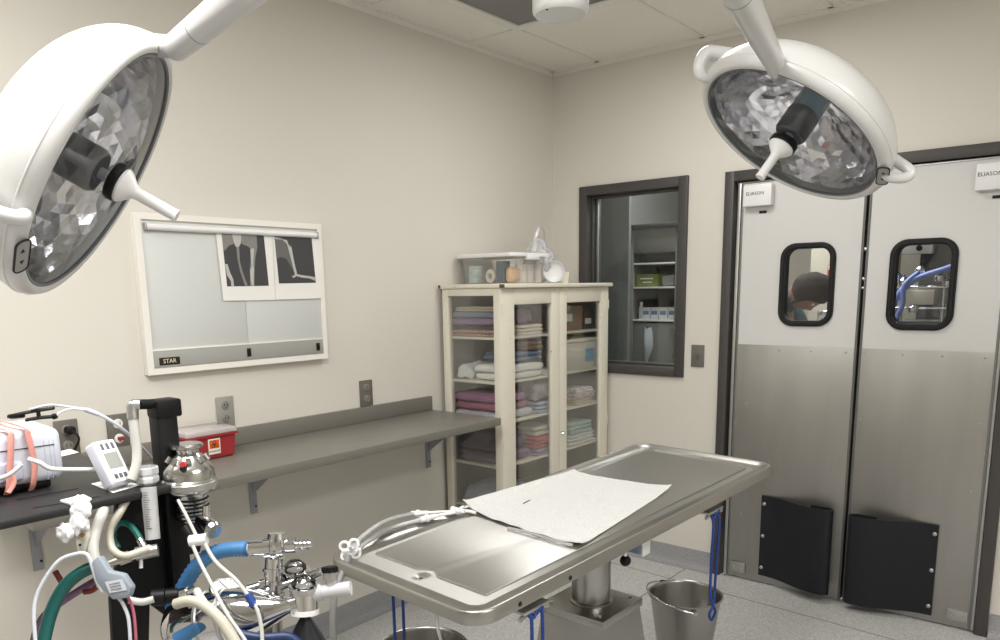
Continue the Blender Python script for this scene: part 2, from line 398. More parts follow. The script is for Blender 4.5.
# ---------------------------------------------------------------- door frame and doors
fr = struct(thing('trim_1', (1.65, 0, 0)))
frame_piece('door_frame', fr, 1.046, 2.308, 0, 2.060, .048, -.022, .14, bottom=False)
frame_piece('door_stop', fr, 1.094, 2.260, 0, 2.012, .012, .055, .10, bottom=False, mt=mat('frame_dark', (40, 38, 38), .5))
MB().box((1.106, -.004, 1.995), (2.248, .05, 2.006), .001).build('header_channel', ALU, fr)
LY0, LY1 = -.004, .034     # the two faces of each leaf
def door_leaf(name, x0, x1, zt, zb, win, flip, closer, rivets, brk):
    d = struct(thing(name, ((x0+x1)/2, 0, 0)))
    # leaf with rounded window hole
    wx, wz, ww, wh = win
    n = 6; inner = [(wx+x, wz+z) for x, z in rrect(ww-.03, wh-.03, .055, n)]
    outer = []
    for (x, z) in inner:   # project radially onto the rectangle border
        dx, dz = x-wx, z-wz; s = min((x1-wx)/dx if dx > 0 else (x0-wx)/dx if dx < 0 else 1e9, (zt-wz)/dz if dz > 0 else (zb-wz)/dz if dz < 0 else 1e9)
        outer.append((wx+dx*s, wz+dz*s))
    # snap the nearest outline points to the true corners
    for c in ((x0, zt), (x1, zt), (x0, zb), (x1, zb)):
        i = min(range(len(outer)), key=lambda k: (outer[k][0]-c[0])**2+(outer[k][1]-c[1])**2)
        # choose by angle so that the polygon stays ordered
        i = min(range(len(inner)), key=lambda k: abs(math.atan2(c[1]-wz, c[0]-wx)-math.atan2(outer[k][1]-wz, outer[k][0]-wx)))
        outer[i] = c
    M = frame_m((0, LY1, 0), (1, 0, 0), (0, 0, 1))
    ring_prism(outer, inner, M, LY1-LY0).build('leaf', LEAF, d, smooth=20)
    # edge channels
    for x in (x0, x1): MB().box((x-.005, LY0-.003, zb), (x+.005, LY1+.003, zt), .001).build('edge_channel', (mat('meeting_edge', (92, 90, 88), .5) if (x == x1) != bool(flip) else mat('hinge_edge', (120, 120, 118), .45, .4)), d)
    MB().box((x0+.005, LY0-.003, zb+.003), (x1-.005, LY0, 1.226), .0008).build('steel_kick_plate', DSTEEL, d)
    # window gasket and pane
    o_ = [(wx+x, wz+z) for x, z in rrect(ww, wh, .07, 8)]; i_ = [(wx+x, wz+z) for x, z in rrect(ww-.052, wh-.052, .045, 8)]
    gk = ring_prism(o_, i_, frame_m((0, LY1+.01, 0), (1, 0, 0), (0, 0, 1)), LY1-LY0+.026)
    bmesh.ops.bevel(gk.bm, geom=[e for e in gk.bm.edges if e.calc_face_angle(0) > 1.], offset=.007, segments=3, affect='EDGES')
    gk.build('window_gasket', GASKET, d, smooth=50)
    pv = [Vector((wx+x, .017, wz+z)) for x, z in rrect(ww-.048, wh-.048, .046, 8)]
    MB().prism(pv, (0, -.004, 0)).build('pane', GLASS, d, smooth=None)
    for x, z in rivets:
        MB().lathe([(0, .0032), (.003, .0028), (.0048, .0012), (.0052, 0), (.0052, -.001)], frame_m((x, LY0-.003, z), (1, 0, 0), (0, 0, 1)), 12).build('rivet', ALU, d)
    # hinge guard box at the top
    cx0, cx1, cz0, cz1 = closer
    cb = MB().box((cx0, -.045, cz0), (cx1, LY0, cz1), .006).build('hinge_cover', PLAST, d)
    text('ELIASON', .022, INK, cb, on_back_wall((cx0+cx1)/2-.01, -.0455, cz0+(cz1-cz0)*.58), 'lettering')
    MB().box(((cx0+cx1)/2-.0, LY0-.004, cz0-.032), ((cx0+cx1)/2+.035, LY0, cz0-.02), .001).build('badge', INK, d)
    bx0, bx1, bz0, bz1 = brk
    h = MB().box((bx0, -.016, bz0), (bx1, LY0-.002, bz1), .002).build('bottom_hinge', ALU, d)
    for q in (.25, .75): MB().cone((bx0+(bx1-bx0)*q, -.016, (bz0+bz1)/2), (bx0+(bx1-bx0)*q, -.021, (bz0+bz1)/2), .005, n=10).build('bolt', CHROME, h)
    return d
d1 = door_leaf('door_1', 1.135, 1.694, 2.0, .012, (1.460, 1.513, .252, .385), 0, (1.150, 1.288, 1.885, 1.985),
    [(1.195, 1.205), (1.349, 1.205), (1.5, 1.205), (1.654, 1.205), (1.195, .931), (1.146, .819), (1.194, .353), (1.146, .5)], (1.155, 1.228, .040, .092))
d2 = door_leaf('door_2', 1.716, 2.240, 2.0, .012, (1.942, 1.506, .262, .388), 1, (2.112, 2.232, 1.875, 1.98),
    [(1.733, 1.205), (1.89, 1.205), (2.045, 1.205), (2.203, 1.205), (2.202, .925), (2.232, .8), (2.197, .632), (2.232, .46), (2.192, .344), (1.735, .9)], (2.152, 2.232, .042, .09))
MB().box((1.112, -.012, .012), (1.128, .02, 2.0), .002).build('hinge_channel', ALU, fr)
MB().box((2.246, -.012, .012), (2.258, .02, 2.0), .002).build('hinge_channel', ALU, fr)
MB().box((1.693, .036, .012), (1.718, .046, 1.99), .001).build('astragal', mat('seal_grey', (74, 72, 70), .6), d1)
for z in (1.66, 1.53, 1.49): MB().box((1.697, -.001, z), (1.711, .036, z+.012), .002).build('seal_clip', CHROME, d1)
# rubber bumpers: a sheet screwed at one edge that bows out and rolls back on itself
def bumper(parent, xs, xe, z0, z1):
    s = 1 if xe > xs else -1; L = abs(xe-xs); pr = []
    for i in range(25):
        t = i/24; y = .004+.085*(.5-.5*math.cos(math.pi*min(1, t*1.05)))**1.2
        pr.append((xs+s*(L-.035)*t, y))
    cx, cy_ = xs+s*(L-.035), pr[-1][1]-.028
    for i in range(1, 13):
        a = math.radians(90-15*i); pr.append((cx+s*.035*math.cos(a), cy_+.028*math.sin(a)))
    pr += [(cx-s*.03, cy_-.028), (cx-s*.075, cy_-.03)]
    th = .006; N = len(pr); left, right = [], []
    for i, p in enumerate(pr):
        a = Vector(pr[max(0, i-1)]); c = Vector(pr[min(N-1, i+1)]); d = (c-a).normalized(); nn = Vector((-d.y, d.x))*th/2
        left.append(Vector(p)+nn); right.append(Vector(p)-nn)
    poly = [Vector((p.x, LY0-.004-p.y, z0)) for p in left+right[::-1]]
    o = MB().prism(poly, (0, 0, z1-z0)).build('rubber_bumper', RUBBER, parent, smooth=30)
    for q in (.1, .5, .9):
        MB().lathe([(0, .004), (.006, .0032), (.009, .001), (.009, -.002)], frame_m((xs+s*.014, LY0-.012, z0+(z1-z0)*q), (1, 0, 0), (0, 0, 1)), 14).build('screw', ALU, o)
bumper(d1, 1.300, 1.660, .05, .470)
bumper(d2, 2.092, 1.735, .04, .462)
# wall switch
def plate(name, M, w_, h_, material, label, cat, holes=(), group=None):
    o = MB().box((-w_/2, -h_/2, 0), (w_/2, h_/2, .007), .003, M=M)
    t = thing(name, M.translation, label, cat, group)
    o.build('cover_plate', material, t); return t
sw = plate('light_switch', on_back_wall(.925, -.001, 1.157), .072, .115, GPLATE, 'grey light switch plate between the window and the double doors', 'light switch')
MB().box((-.005, -.012, .005), (.005, .012, .02), .002, M=on_back_wall(.925, -.001, 1.157)).build('toggle', GPLATE, sw)
def outlet(M, material, recep, label, red=False, w_=.074, h_=.118):
    t = plate('wall_outlet', M, w_, h_, material, label, 'outlet')
    for dz in (-.026, .026):
        r = MB().lathe([(.0165, .004), (.0165, .0095), (.0145, .011), (0, .011)], M @ Matrix.Translation((0, dz, 0)), 20).build('receptacle', recep, t)
        s = MB()
        for dx in (-.006, .006): s.box((dx-.0012, dz-.003, .0105), (dx+.0012, dz+.006, .0114), M=M)
        s.box((-.002, dz-.011, .0105), (.002, dz-.0075, .0114), M=M)
        s.build('slots', INK, r)
    return t
RECEP = mat('receptacle_grey', (128, 124, 118), .4)
outlet(on_left_wall(.001, -1.463, 1.060), GPLATE, RECEP, 'dark grey wall outlet above the counter to the right')
outlet(on_left_wall(.001, -2.167, 1.068), mat('outlet_silver', (150, 148, 142), .35), RECEP, 'light grey wall outlet right behind the red sharps box')
o3 = outlet(on_left_wall(.001, -2.575, 1.055), GPLATE, PLAST, 'grey wall outlet with a small red plug beside the white display')
MB().box((.012, -2.575-.006, 1.024), (.022, -2.575+.012, 1.036), .002).build('red_plug', mat('red_plastic', (150, 34, 32), .4), o3)
o4 = outlet(on_left_wall(.001, -2.740, 1.058), GPLATE, RECEP, 'grey wall outlet with a black plug behind the white monitor')
p4 = MB().box((.012, -2.752, 1.072), (.045, -2.722, 1.098), .008).build('black_plug', BLACK, o4)
MB().tube([(.045, -2.737, 1.085), (.06, -2.725, 1.06), (.03, -2.73, 1.02), (.012, -2.74, 1.0)], .0035).build('cord', BLACK, p4)
# ================================================================ LEFT WALL
# counter
ct = thing('wall_counter', (.23, -2.03, .9), 'long grey laminate counter bracketed to the left wall', 'counter')
MB().box((.002, -3.02, .897), (.46, -1.055, .932), .003).build('worktop', LAM, ct)
MB().box((.002, -3.02, .9325), (.021, -1.055, 1.0), .002).build('backsplash', LAM, ct)
BR = mat('bracket_enamel', (150, 152, 158), .45)
for y in (-2.075, -1.06-.02, -2.87):
    b = MB(); b.box((.001, y-.016, .64), (.006, y+.016, .895), .001); b.box((.006, y-.016, .889), (.30, y+.016, .896), .001)
    b.prism([(.006, y-.002, .72), (.006, y-.002, .889), (.24, y-.002, .889)], (0, .004, 0))
    k = b.build('shelf_bracket', BR, ct)
    for z in (.67, .80): MB().cone((.006, y+.008, z), (.0085, y+.008, z), .004, n=10).build('screw', INK, k)
# x-ray viewing box
Y0, Y1, Z0, Z1 = -2.462, -1.685, 1.237, 1.790
xb = thing('xray_viewer', (.02, (Y0+Y1)/2, Z0), 'wide white switched-off x-ray light box on the left wall', 'x-ray light box')
b = MB(); b.box((.001, Y0, Z0), (.022, Y1, Z1), .002)
b.build('housing', WHITE, xb)
M = on_left_wall(0, 0, 0)
fo = [(Y1, Z1), (Y0, Z1), (Y0, Z0), (Y1, Z0)]; fi = [(Y1-.022, Z1-.022), (Y0+.022, Z1-.022), (Y0+.022, Z0+.022), (Y1-.022, Z0+.022)]
ring_prism(fo, fi, frame_m((.018, 0, 0), (0, 1, 0), (0, 0, 1)), .014).build('face_frame', WHITE, xb, smooth=None)
SCRN = mat('viewer_screen', (204, 206, 204), .3)
ym = Y0+.022+(Y1-Y0-.044)*.52
for a, c in ((Y0+.022, ym-.0008), (ym+.0008, Y1-.022)): MB().box((.0225, a, Z0+.088), (.026, c, Z1-.03), .0005).build('viewing_screen', SCRN, xb)
MB().box((.0225, Y0+.024, Z0+.024), (.030, Y1-.024, Z0+.082), .001).build('control_strip', mat('strip_grey', (158, 158, 154), .45), xb)
MB().box((.0225, Y0+.022, Z0+.082), (.031, Y1-.022, Z0+.088), .001).build('strip_lip', WHITE, xb)
for y in (ym-.012, Y1-.058):
    k = MB().box((.030, y, Z0+.036), (.033, y+.017, Z0+.068), .001).build('switch', INK, xb)
    MB().box((.033, y+.003, Z0+.042), (.038, y+.014, Z0+.062), .002, M=None).build('rocker', BLACK, k)
bd = MB().box((.030, Y0+.042, Z0+.031), (.0315, Y0+.118, Z0+.058), .001).build('name_badge', mat('badge_black', (42, 38, 24), .4), xb)
text('STAR', .021, mat('badge_cream', (222, 216, 190), .5), bd, on_left_wall(.032, Y0+.08, Z0+.0445))
MB().cone((.036, Y0+.035, Z1-.047), (.036, Y1-.03, Z1-.047), .011, n=20).build('clip_rail', PLAST, xb)
for y in (Y0+.03, Y1-.033): MB().box((.02, y, Z1-.06), (.048, y+.006, Z1-.034), .002).build('rail_end', ALU, xb)
# the two radiographs: flat films, traced in the plane of the screen
FX = .0305
def fp(px, py, dx=0): return on(px, py, 0, FX+dx)
def s8(x, y): return (215+x/8, 225+y/8)
FILM = mat('film_dark', (66, 66, 68), .35); TIS = mat('film_tissue', (132, 130, 128), .35); TIS2 = mat('film_soft_tissue', (104, 102, 102), .35); BONE = mat('film_bone', (186, 184, 180), .35); PAP = mat('film_paper', (232, 230, 226), .5)
def sheet(pts, mt, name, parent=None, dx=0, th=.0006):
    P_ = [fp(*s8(*p), dx) for p in pts]
    return MB().prism(P_, (th, 0, 0)).build(name, mt, parent, smooth=None)
f1 = sheet([(5, 58), (68, 606), (483, 600), (458, 74)], PAP, 'radiograph')
tag(f1, 'left radiograph of a pelvis, tail and two hind legs on the light box', 'x-ray film', 'radiographs clipped to the light box')
sheet([(52, 62), (97, 492), (430, 486), (388, 70)], FILM, 'exposed_image', f1, .0007)
sheet([(54, 62), (66, 200), (80, 205), (110, 165), (150, 150), (160, 120), (205, 120), (212, 150), (270, 175), (285, 200), (283, 300), (278, 350), (282, 486), (315, 486), (316, 350), (322, 260), (338, 180), (330, 68)], TIS, 'leg_outline', f1, .0014)
sheet([(135, 66), (140, 100), (158, 160), (172, 178), (188, 178), (205, 150), (212, 68)], BONE, 'pelvis_image', f1, .0021)
sheet([(170, 175), (178, 260), (200, 370), (240, 486), (262, 486), (222, 380), (198, 290), (192, 175)], TIS, 'tail_image', f1, .0021)
sheet([(80, 310), (95, 400), (128, 450), (130, 491), (152, 491), (146, 435), (120, 380), (100, 315)], BONE, 'left_shin_image', f1, .0021)
sheet([(282, 200), (294, 330), (280, 365), (286, 440), (296, 486), (308, 486), (308, 420), (312, 360), (304, 320), (312, 190), (298, 186)], BONE, 'right_femur_image', f1, .0021)
f2 = sheet([(462, 74), (486, 598), (860, 586), (832, 76)], PAP, 'radiograph', None, .0008)
tag(f2, 'right radiograph of a single bent hind leg on the light box', 'x-ray film', 'radiographs clipped to the light box')
sheet([(474, 80), (512, 468), (806, 462), (770, 84)], FILM, 'exposed_image', f2, .0015)
sheet([(474, 82), (492, 272), (530, 256), (570, 270), (612, 340), (640, 400), (662, 396), (640, 330), (622, 240), (610, 165), (578, 150), (575, 120), (540, 112), (520, 84)], TIS2, 'leg_outline', f2, .0022)
sheet([(478, 110), (540, 118), (575, 150), (600, 240), (635, 380), (655, 388), (632, 290), (612, 180), (590, 162), (575, 122), (530, 112), (478, 96)], BONE, 'thigh_bone_image', f2, .0029)
sheet([(612, 408), (630, 424), (650, 408), (690, 420), (760, 428), (800, 446), (800, 418), (760, 410), (700, 402), (660, 394), (640, 380), (634, 404)], BONE, 'shin_bone_image', f2, .0036)
# sharps box on the counter
sx = thing('sharps_container', (.105, -2.328, .932), 'red sharps disposal box with clear lid and white hazard sticker', 'sharps container')
RED = mat('sharps_red', (158, 44, 50), .4)
b = MB(); bb = bmesh.new(); bmesh.ops.create_cube(bb, size=1)
for v in bb.verts:
    k = 1 if v.co.z > 0 else .93
    v.co = Vector((.105+v.co.x*.146*k, -2.328+v.co.y*.19*k, .9325+(v.co.z+.5)*.086))
bmesh.ops.bevel(bb, geom=bb.edges[:], offset=.006, segments=3, affect='EDGES'); b.add(bb); b.build('tub', RED, sx)
MB().box((.026, -2.430, 1.013), (.186, -2.226, 1.021), .003).build('rim', mat('sharps_rim', (150, 30, 38), .35), sx)
LIDM = glassmat('cloudy_lid', (.96, .93, .93), .8, haze=.55, rough=.1, hazecol=(.78, .72, .72))
MB().box((.030, -2.427, 1.0215), (.182, -2.230, 1.040), .004).build('lid', LIDM, sx)
lb = MB().box((.1755, -2.345, .951), (.1785, -2.299, 1.007), .0005).build('hazard_sticker', PAPER, sx)
MB().box((.1786, -2.341, .972), (.1791, -2.303, 1.002)).build('orange_square', mat('hazard_orange', (214, 92, 24), .6), lb)
hb = MB()
for a in (90, 210, 330):
    c = Vector((.1795, -2.322+.0065*math.cos(math.radians(a)), .985+.0065*math.sin(math.radians(a))))
    hb.tube([c+Vector((0, .006*math.cos(t), .006*math.sin(t))) for t in [i*math.pi/4 for i in range(8)]], .0009, n=6, res=3, closed=True)
hb.tube([Vector((.1795, -2.322+.004*math.cos(t), .985+.004*math.sin(t))) for t in [i*math.pi/3 for i in range(6)]], .0007, n=6, res=3, closed=True)
hb.build('biohazard_mark', INK, lb)
text('BIOHAZARD', .0075, INK, lb, on_left_wall(.1787, -2.322, .962))
# ================================================================ LINEN CABINET
CX0, CX1, CYA, CYB, CZ = .03, .40, -.975, -.035, 1.54
cb = thing('linen_cabinet', (.215, -.505, 0), 'tall cream metal cabinet with glass doors, full of folded linen', 'cabinet')
b = MB()
P_ = .038
def rail(x0, y0, z0, x1, y1, z1): b.box((x0, y0, z0), (x1, y1, z1), .002)
for y0, y1 in ((CYA, CYA+.03), (CYB-.03, CYB)):
    rail(CX0, y0, .04, CX0+P_, y1, CZ-.02); rail(CX1-P_-.006, y0, .04, CX1, y1, CZ-.02)
    rail(CX0+P_, y0, CZ-.055, CX1-P_-.006, y1, CZ-.02); rail(CX0+P_, y0, .10, CX1-P_-.006, y1, .17)
rail(CX0, CYA+.03, .10, CX1-.022, CYB-.03, .13)
b.build('carcass', CREAM, cb)
b = MB(); b.box((CX0, CYA+.03, .13), (CX0+.004, CYB-.03, CZ-.02)); b.box((CX0+.004, CYB-.010, .13), (CX1-.03, CYB-.006, CZ-.02)); b.build('inner_panels', mat('cabinet_inner_shade', (150, 149, 145), .5), cb)  # inside of the cream cabinet: its shade is put into the grey colour
tp = MB().box((CX0-.012, CYA-.012, CZ-.02), (CX1+.022, CYB+.012, CZ), .004).build('top_panel', CREAM, cb)
MB().box((CX0+P_, CYA+.012, .17), (CX1-P_-.006, CYA+.016, CZ-.055)).build('side_glass', CABGLASS, cb, smooth=None)
for z in (1.29, 1.078, .884, .666, .445):
    MB().box((CX0+.006, CYA+.02, z-.012), (CX1-.026, CYB-.014, z), .002).build('shelf', CREAM, cb)
dsp = (CYA+CYB)/2
for y0, y1, hinge in ((CYA+.002, dsp-.002, 0), (dsp+.002, CYB-.002, 1)):
    b = MB(); x0, x1 = CX1-.0195, CX1+.002; sl, sr = (.098, .068) if not hinge else (.062, .078)
    b.box((x0, y0, .105), (x1, y0+sl, CZ-.022), .002); b.box((x0, y1-sr, .105), (x1, y1, CZ-.022), .002)
    b.box((x0, y0+sl, CZ-.098), (x1, y1-sr, CZ-.022), .002); b.box((x0, y0+sl, .105), (x1, y1-sr, .19), .002)
    dr = b.build('door', CREAM, cb)
    MB().box((x0+.006, y0+sl-.003, .187), (x0+.010, y1-sr+.003, CZ-.095)).build('door_glass', CABGLASS, dr, smooth=None)
    hy = y0+.004 if not hinge else y1-.004
    for z in (1.40, .75, .25): MB().cone((x1+.002, hy, z), (x1+.002, hy, z+.05), .0035, n=10).build('hinge', CREAM, dr)
    if hinge:
        k = MB().cone((x1, y0+.012, .775), (x1+.016, y0+.012, .775), .004, n=12)
        k.tube([(x1+.016, y0+.012, .775), (x1+.024, y0+.005, .772), (x1+.022, y0-.018, .770)], .0045, n=8).build('handle', CHROME, dr)
for lo, hi in (((CX1+.004, CYA-.0135, CZ-.019), (CX1+.0235, CYA+.004, CZ-.003)), ((CX0-.013, CYA-.0135, CZ-.018), (CX0+.002, CYA-.002, CZ-.002))):
    MB().box(lo, hi, .002).build('corner_cap', RUST, tp)
# --- linen
def cloth(name, rgb, v=.06): return mat(name, rgb, .92, bump=.35, scale=90, dist=.002, vary=v, sheen=.2)
SEED = [0]
def folded(lo, hi, layers, mt, label, cat='folded cloth', group=None, name='folded_towel', amp=.005, loose=.006):
    """stack of folds: each fold wraps round the front edge"""
    lo, hi = Vector(lo), Vector(hi); SEED[0] += 1; rnd = random.Random(SEED[0])
    b = MB(); h = (hi.z-lo.z)/layers
    for i in range(layers):
        j = lambda: (rnd.random()-.5)*2*loose
        b.soft((lo.x+j(), lo.y+j(), lo.z+i*h), (hi.x+j(), hi.y+j(), lo.z+(i+1)*h*1.0), h*.5, amp, 14, (9, 9, 3), SEED[0]*1.37+i)
    z0 = min(v.co.z for v in b.bm.verts)
    for v in b.bm.verts: v.co.z += lo.z-z0+.0004; v.co.x = min(v.co.x, CX1-.030); v.co.y = max(v.co.y, CYA+.024)
    o = b.build(name, mt, smooth=70)
    return tag(o, label, cat, group or 'folded linen on the cabinet shelves')
def crumple(lo, hi, mt, label, cat='cloth', name='crumpled_cloth', amp=.022, clamp=True, group='folded linen on the cabinet shelves'):
    SEED[0] += 1; b = MB()
    b.soft(lo, hi, .03, amp, 16, (22, 22, 3), SEED[0]*2.1, sag=.35)
    for v in b.bm.verts:
        v.co += noise.noise_vector(v.co*45)*amp*.35
    z0 = min(v.co.z for v in b.bm.verts)
    for v in b.bm.verts:
        v.co.z += (Vector(lo).z-z0+.0004)
        if clamp: v.co.x = min(v.co.x, CX1-.030); v.co.y = max(v.co.y, CYA+.024)
    o = b.build(name, mt, smooth=80); return tag(o, label, cat, group)
S1, S2, S3, S4, S5 = 1.290, 1.078, .884, .666, .445
L_ = -.945
folded((.06, L_, S1), (.34, L_+.15, S1+.032), 2, cloth('floral_cloth', (176, 140, 132), .35), 'floral patterned cloth at the bottom of the top shelf stack')
folded((.05, L_, S1+.034), (.33, L_+.145, S1+.052), 1, cloth('dark_cloth', (70, 62, 66)), 'thin dark cloth above the floral cloth on the top shelf')
folded((.05, L_, S1+.054), (.32, L_+.14, S1+.088), 1, cloth('purple_cloth', (142, 116, 150)), 'purple folded cloth in the middle of the top shelf stack')
folded((.07, L_, S1+.090), (.34, L_+.14, S1+.118), 1, cloth('lavender_blue_cloth', (118, 126, 152)), 'blue grey folded cloth upon the purple one, top shelf')
folded((.08, L_, S1+.120), (.33, L_+.14, S1+.142), 2, cloth('straw_cloth', (182, 172, 138)), 'straw coloured cloth topping the stack on the top shelf')
folded((.2, -.78, S1), (.372, -.60, S1+.050), 3, cloth('ivory_cloth', (216, 208, 190)), 'ivory cloth with wavy folds behind the left door, top shelf', amp=.01)
crumple((.2, -.775, S1+.062), (.35, -.66, S1+.12), cloth('mauve_print', (122, 96, 124), .3), 'crumpled purple print cloth behind the left door, top shelf')
# second shelf
folded((.19, -.93, S2), (.372, -.60, S2+.075), 2, cloth('white_towel', (232, 230, 226)), 'thick white towel bundle spilling over the second shelf', amp=.012)
crumple((.075, L_+.01, S2), (.155, -.62, S2+.06), cloth('white_towel_b', (222, 222, 220)), 'white rumpled towel at the rear of the second shelf')
folded((.14, -.80, S2+.088), (.36, -.60, S2+.13), 2, cloth('denim_blue', (96, 116, 150)), 'denim blue folded cloth on the white towel bundle', amp=.008)
folded((.2, -.74, S2+.138), (.365, -.60, S2+.178), 2, cloth('brown_cloth', (128, 100, 80)), 'brown folded cloth on the blue one, second shelf')
folded((.25, -.588, S2), (.37, -.47, S2+.03), 2, cloth('white_pad', (214, 212, 200)), 'small white folded cloth beside the towel bundle')
# third shelf
folded((.06, L_, S3), (.35, -.66, S3+.042), 1, cloth('white_sheet', (206, 206, 212)), 'white folded sheet at the bottom of the third shelf stack')
folded((.07, L_, S3+.044), (.34, -.70, S3+.084), 1, cloth('rose_towel', (172, 112, 134)), 'rose pink folded towel in the middle of the third shelf')
folded((.06, L_, S3+.086), (.35, -.72, S3+.125), 1, cloth('mauve_towel', (164, 118, 152)), 'mauve folded towel topping the third shelf stack')
folded((.2, -.64, S3), (.368, -.50, S3+.06), 3, cloth('pale_blue_cloth', (172, 182, 204), .15), 'pale blue and white cloths bundled behind the left door')
BAGM = glassmat('clear_bag', (.96, .95, .97), 1.0, haze=.35, rough=.08, hazecol=(.8, .78, .82))
crumple((.21, -.66, S3+.065), (.365, -.48, S3+.16), BAGM, 'clear plastic bag of linen behind the left door', 'plastic bag', 'plastic_bag', amp=.014)
folded((.225, -.64, S3+.07), (.35, -.50, S3+.135), 3, cloth('pink_grey_cloth', (186, 156, 168), .25), 'pinkish grey cloths inside the clear plastic bag')
# fourth shelf
folded((.06, L_, S4), (.35, -.68, S4+.058), 1, cloth('plum_towel', (112, 84, 112)), 'plum folded towel at the bottom of the fourth shelf')
folded((.06, L_, S4+.06), (.34, -.70, S4+.13), 1, cloth('dark_plum_towel', (84, 72, 92)), 'dark plum folded towel stacked on the fourth shelf')
folded((.2, -.665, S4), (.368, -.50, S4+.035), 2, cloth('lilac_cloth', (166, 144, 172), .2), 'lilac folded cloth behind the left door, fourth shelf')
folded((.2, -.66, S4+.037), (.368, -.47, S4+.10), 3, cloth('coral_cloth', (192, 92, 98), .2), 'coral red folded cloth behind the left door')
folded((.2, -.665, S4+.102), (.36, -.49, S4+.15), 2, cloth('cream_striped', (204, 196, 178), .15), 'cream folded cloth on top of the coral red one')
crumple((.1, L_, S5), (.34, -.68, S5+.085), cloth('grey_blanket', (158, 164, 176)), 'pale grey crumpled blanket on the lowest visible shelf')
# right half
fb = folded((.25, -.31, S3), (.368, -.12, S3+.03), 2, cloth('beige_cloth', (196, 180, 156)), 'beige folded cloth under the striped ones, right door')
folded((.25, -.32, S3+.032), (.368, -.11, S3+.066), 3, cloth('striped_cloth', (210, 190, 190), .45), 'pink and white striped cloths behind the right door')
folded((.25, -.31, S3+.068), (.368, -.13, S3+.092), 2, cloth('white_black_cloth', (206, 206, 206), .6), 'white and black cloth on top of the striped cloths')
folded((.24, -.36, S4), (.37, -.10, S4+.06), 3, cloth('white_gauze', (212, 214, 212)), 'white folded cloths behind the right door, fourth shelf', amp=.012)
folded((.24, -.35, S4+.062), (.368, -.14, S4+.125), 3, cloth('mint_cloth', (160, 182, 176), .15), 'mint green folded cloths on the white ones')
BX = mat('box_card_white', (214, 212, 200), .7)
bx = thing('supply_box', (.25, -.25, S2+.0005), 'off white cardboard box with blue print behind the right door', 'box')
MB().box((.13, -.44, S2+.0005), (.365, -.075, S2+.15), .004).build('carton', BX, bx); MB().box((.125, -.445, S2+.1505), (.369, -.07, S2+.168), .003).build('lid', BX, bx)
MB().box((.3653, -.21, S2+.04), (.366, -.12, S2+.11)).build('blue_print', mat('print_blue', (130, 168, 196), .7), bx)
bx = thing('supply_box', (.22, -.3, S1+.0005), 'brownish cardboard box on the top shelf, right door', 'box')
MB().box((.12, -.40, S1+.0005), (.34, -.20, S1+.13), .003).build('carton', mat('card_brown', (150, 128, 108), .8), bx); MB().box((.3403, -.38, S1+.05), (.341, -.30, S1+.09)).build('sticker', PAPER, bx)
bx = thing('supply_box', (.26, -.13, S1+.0005), 'dark small carton beside the brownish box on the top shelf', 'box')
MB().box((.2, -.17, S1+.0005), (.33, -.07, S1+.09), .003).build('carton', mat('card_dark', (84, 76, 74), .7), bx); MB().box((.3303, -.16, S1+.03), (.331, -.1, S1+.06)).build('sticker', PAPER, bx)
# --- on top of the cabinet
TOP = CZ+.0005
bn = thing('storage_bin', (.205, -.71, TOP), 'clear plastic storage bin with white lid on top of the cabinet', 'storage bin')
BINM = glassmat('clear_bin_plastic', (1, 1, .995), .3, haze=.05, rough=.12, hazecol=(.85, .84, .8))
def tapered(lo, hi, k, t, mt, name, parent):
    """open tub, narrower at the foot"""
    lo, hi = Vector(lo), Vector(hi); c = (lo+hi)/2; b = bmesh.new(); R_ = []
    for z, s, ins in ((lo.z, k, 0), (hi.z, 1, 0), (hi.z, 1, t), (lo.z+t, k, t)):
        R_.append([b.verts.new((c.x+x*(s), c.y+y*s, z)) for x, y in rrect(hi.x-lo.x-2*ins, hi.y-lo.y-2*ins, .03, 4)])
    n = len(R_[0])
    for A, B in zip(R_, R_[1:]):
        for i in range(n): b.faces.new((A[i], A[(i+1) % n], B[(i+1) % n], B[i]))
    b.faces.new(R_[0][::-1]); b.faces.new(R_[-1])
    m_ = MB(); m_.add(b); return m_.build(name, mt, parent)
tapered((.035, -.85, TOP), (.375, -.57, TOP+.125), .93, .0025, BINM, 'tub', bn)
b = MB(); pl = [(.205+x, -.71+y) for x, y in rrect(.375, .315, .035, 5)]
b.prism([Vector((x, y, TOP+.126)) for x, y in pl], (0, 0, .018), .004); b.build('lid', PLAST, bn)
MB().box((.375, -.76, TOP+.112), (.396, -.66, TOP+.135), .003).build('latch', PLAST, bn)
def roll(name, c, r, h, mt, label, group, axis=(0, 0, 1), hole=.3, extra=None):
    M_ = basis(axis).to_4x4(); M_.translation = Vector(c)
    o = MB().lathe([(r*hole, 0), (r*.97, 0), (r, h*.04), (r, h*.96), (r*.97, h), (r*hole, h), (r*hole, 0)], M_, 28, caps=False).build(name, mt)
    return tag(o, label, name.split('_')[-1], group)
BZ = TOP+.0035
G_ = 'dressing supplies inside the clear storage bin'
o = roll('bandage_roll', (.10, -.80, BZ), .036, .085, mat('teal_white_wrap', (176, 196, 196), .6, vary=.4, scale=30, stretch=(1, 1, 9)), 'teal and white wrapped roll at the left end of the bin', G_)
o = roll('tape_roll', (.205, -.815, BZ+.034), .033, .03, mat('tape_cream', (220, 216, 200), .6), 'cream tape roll standing on edge near the bin corner', G_, axis=(.1, 1, 0), hole=.45)
t_ = tag(MB().box((.25, -.825, BZ), (.30, -.775, BZ+.105), .004).build('supply_carton', mat('slate_box', (84, 100, 110), .6)), 'slate blue upright carton inside the clear bin', 'box', G_)
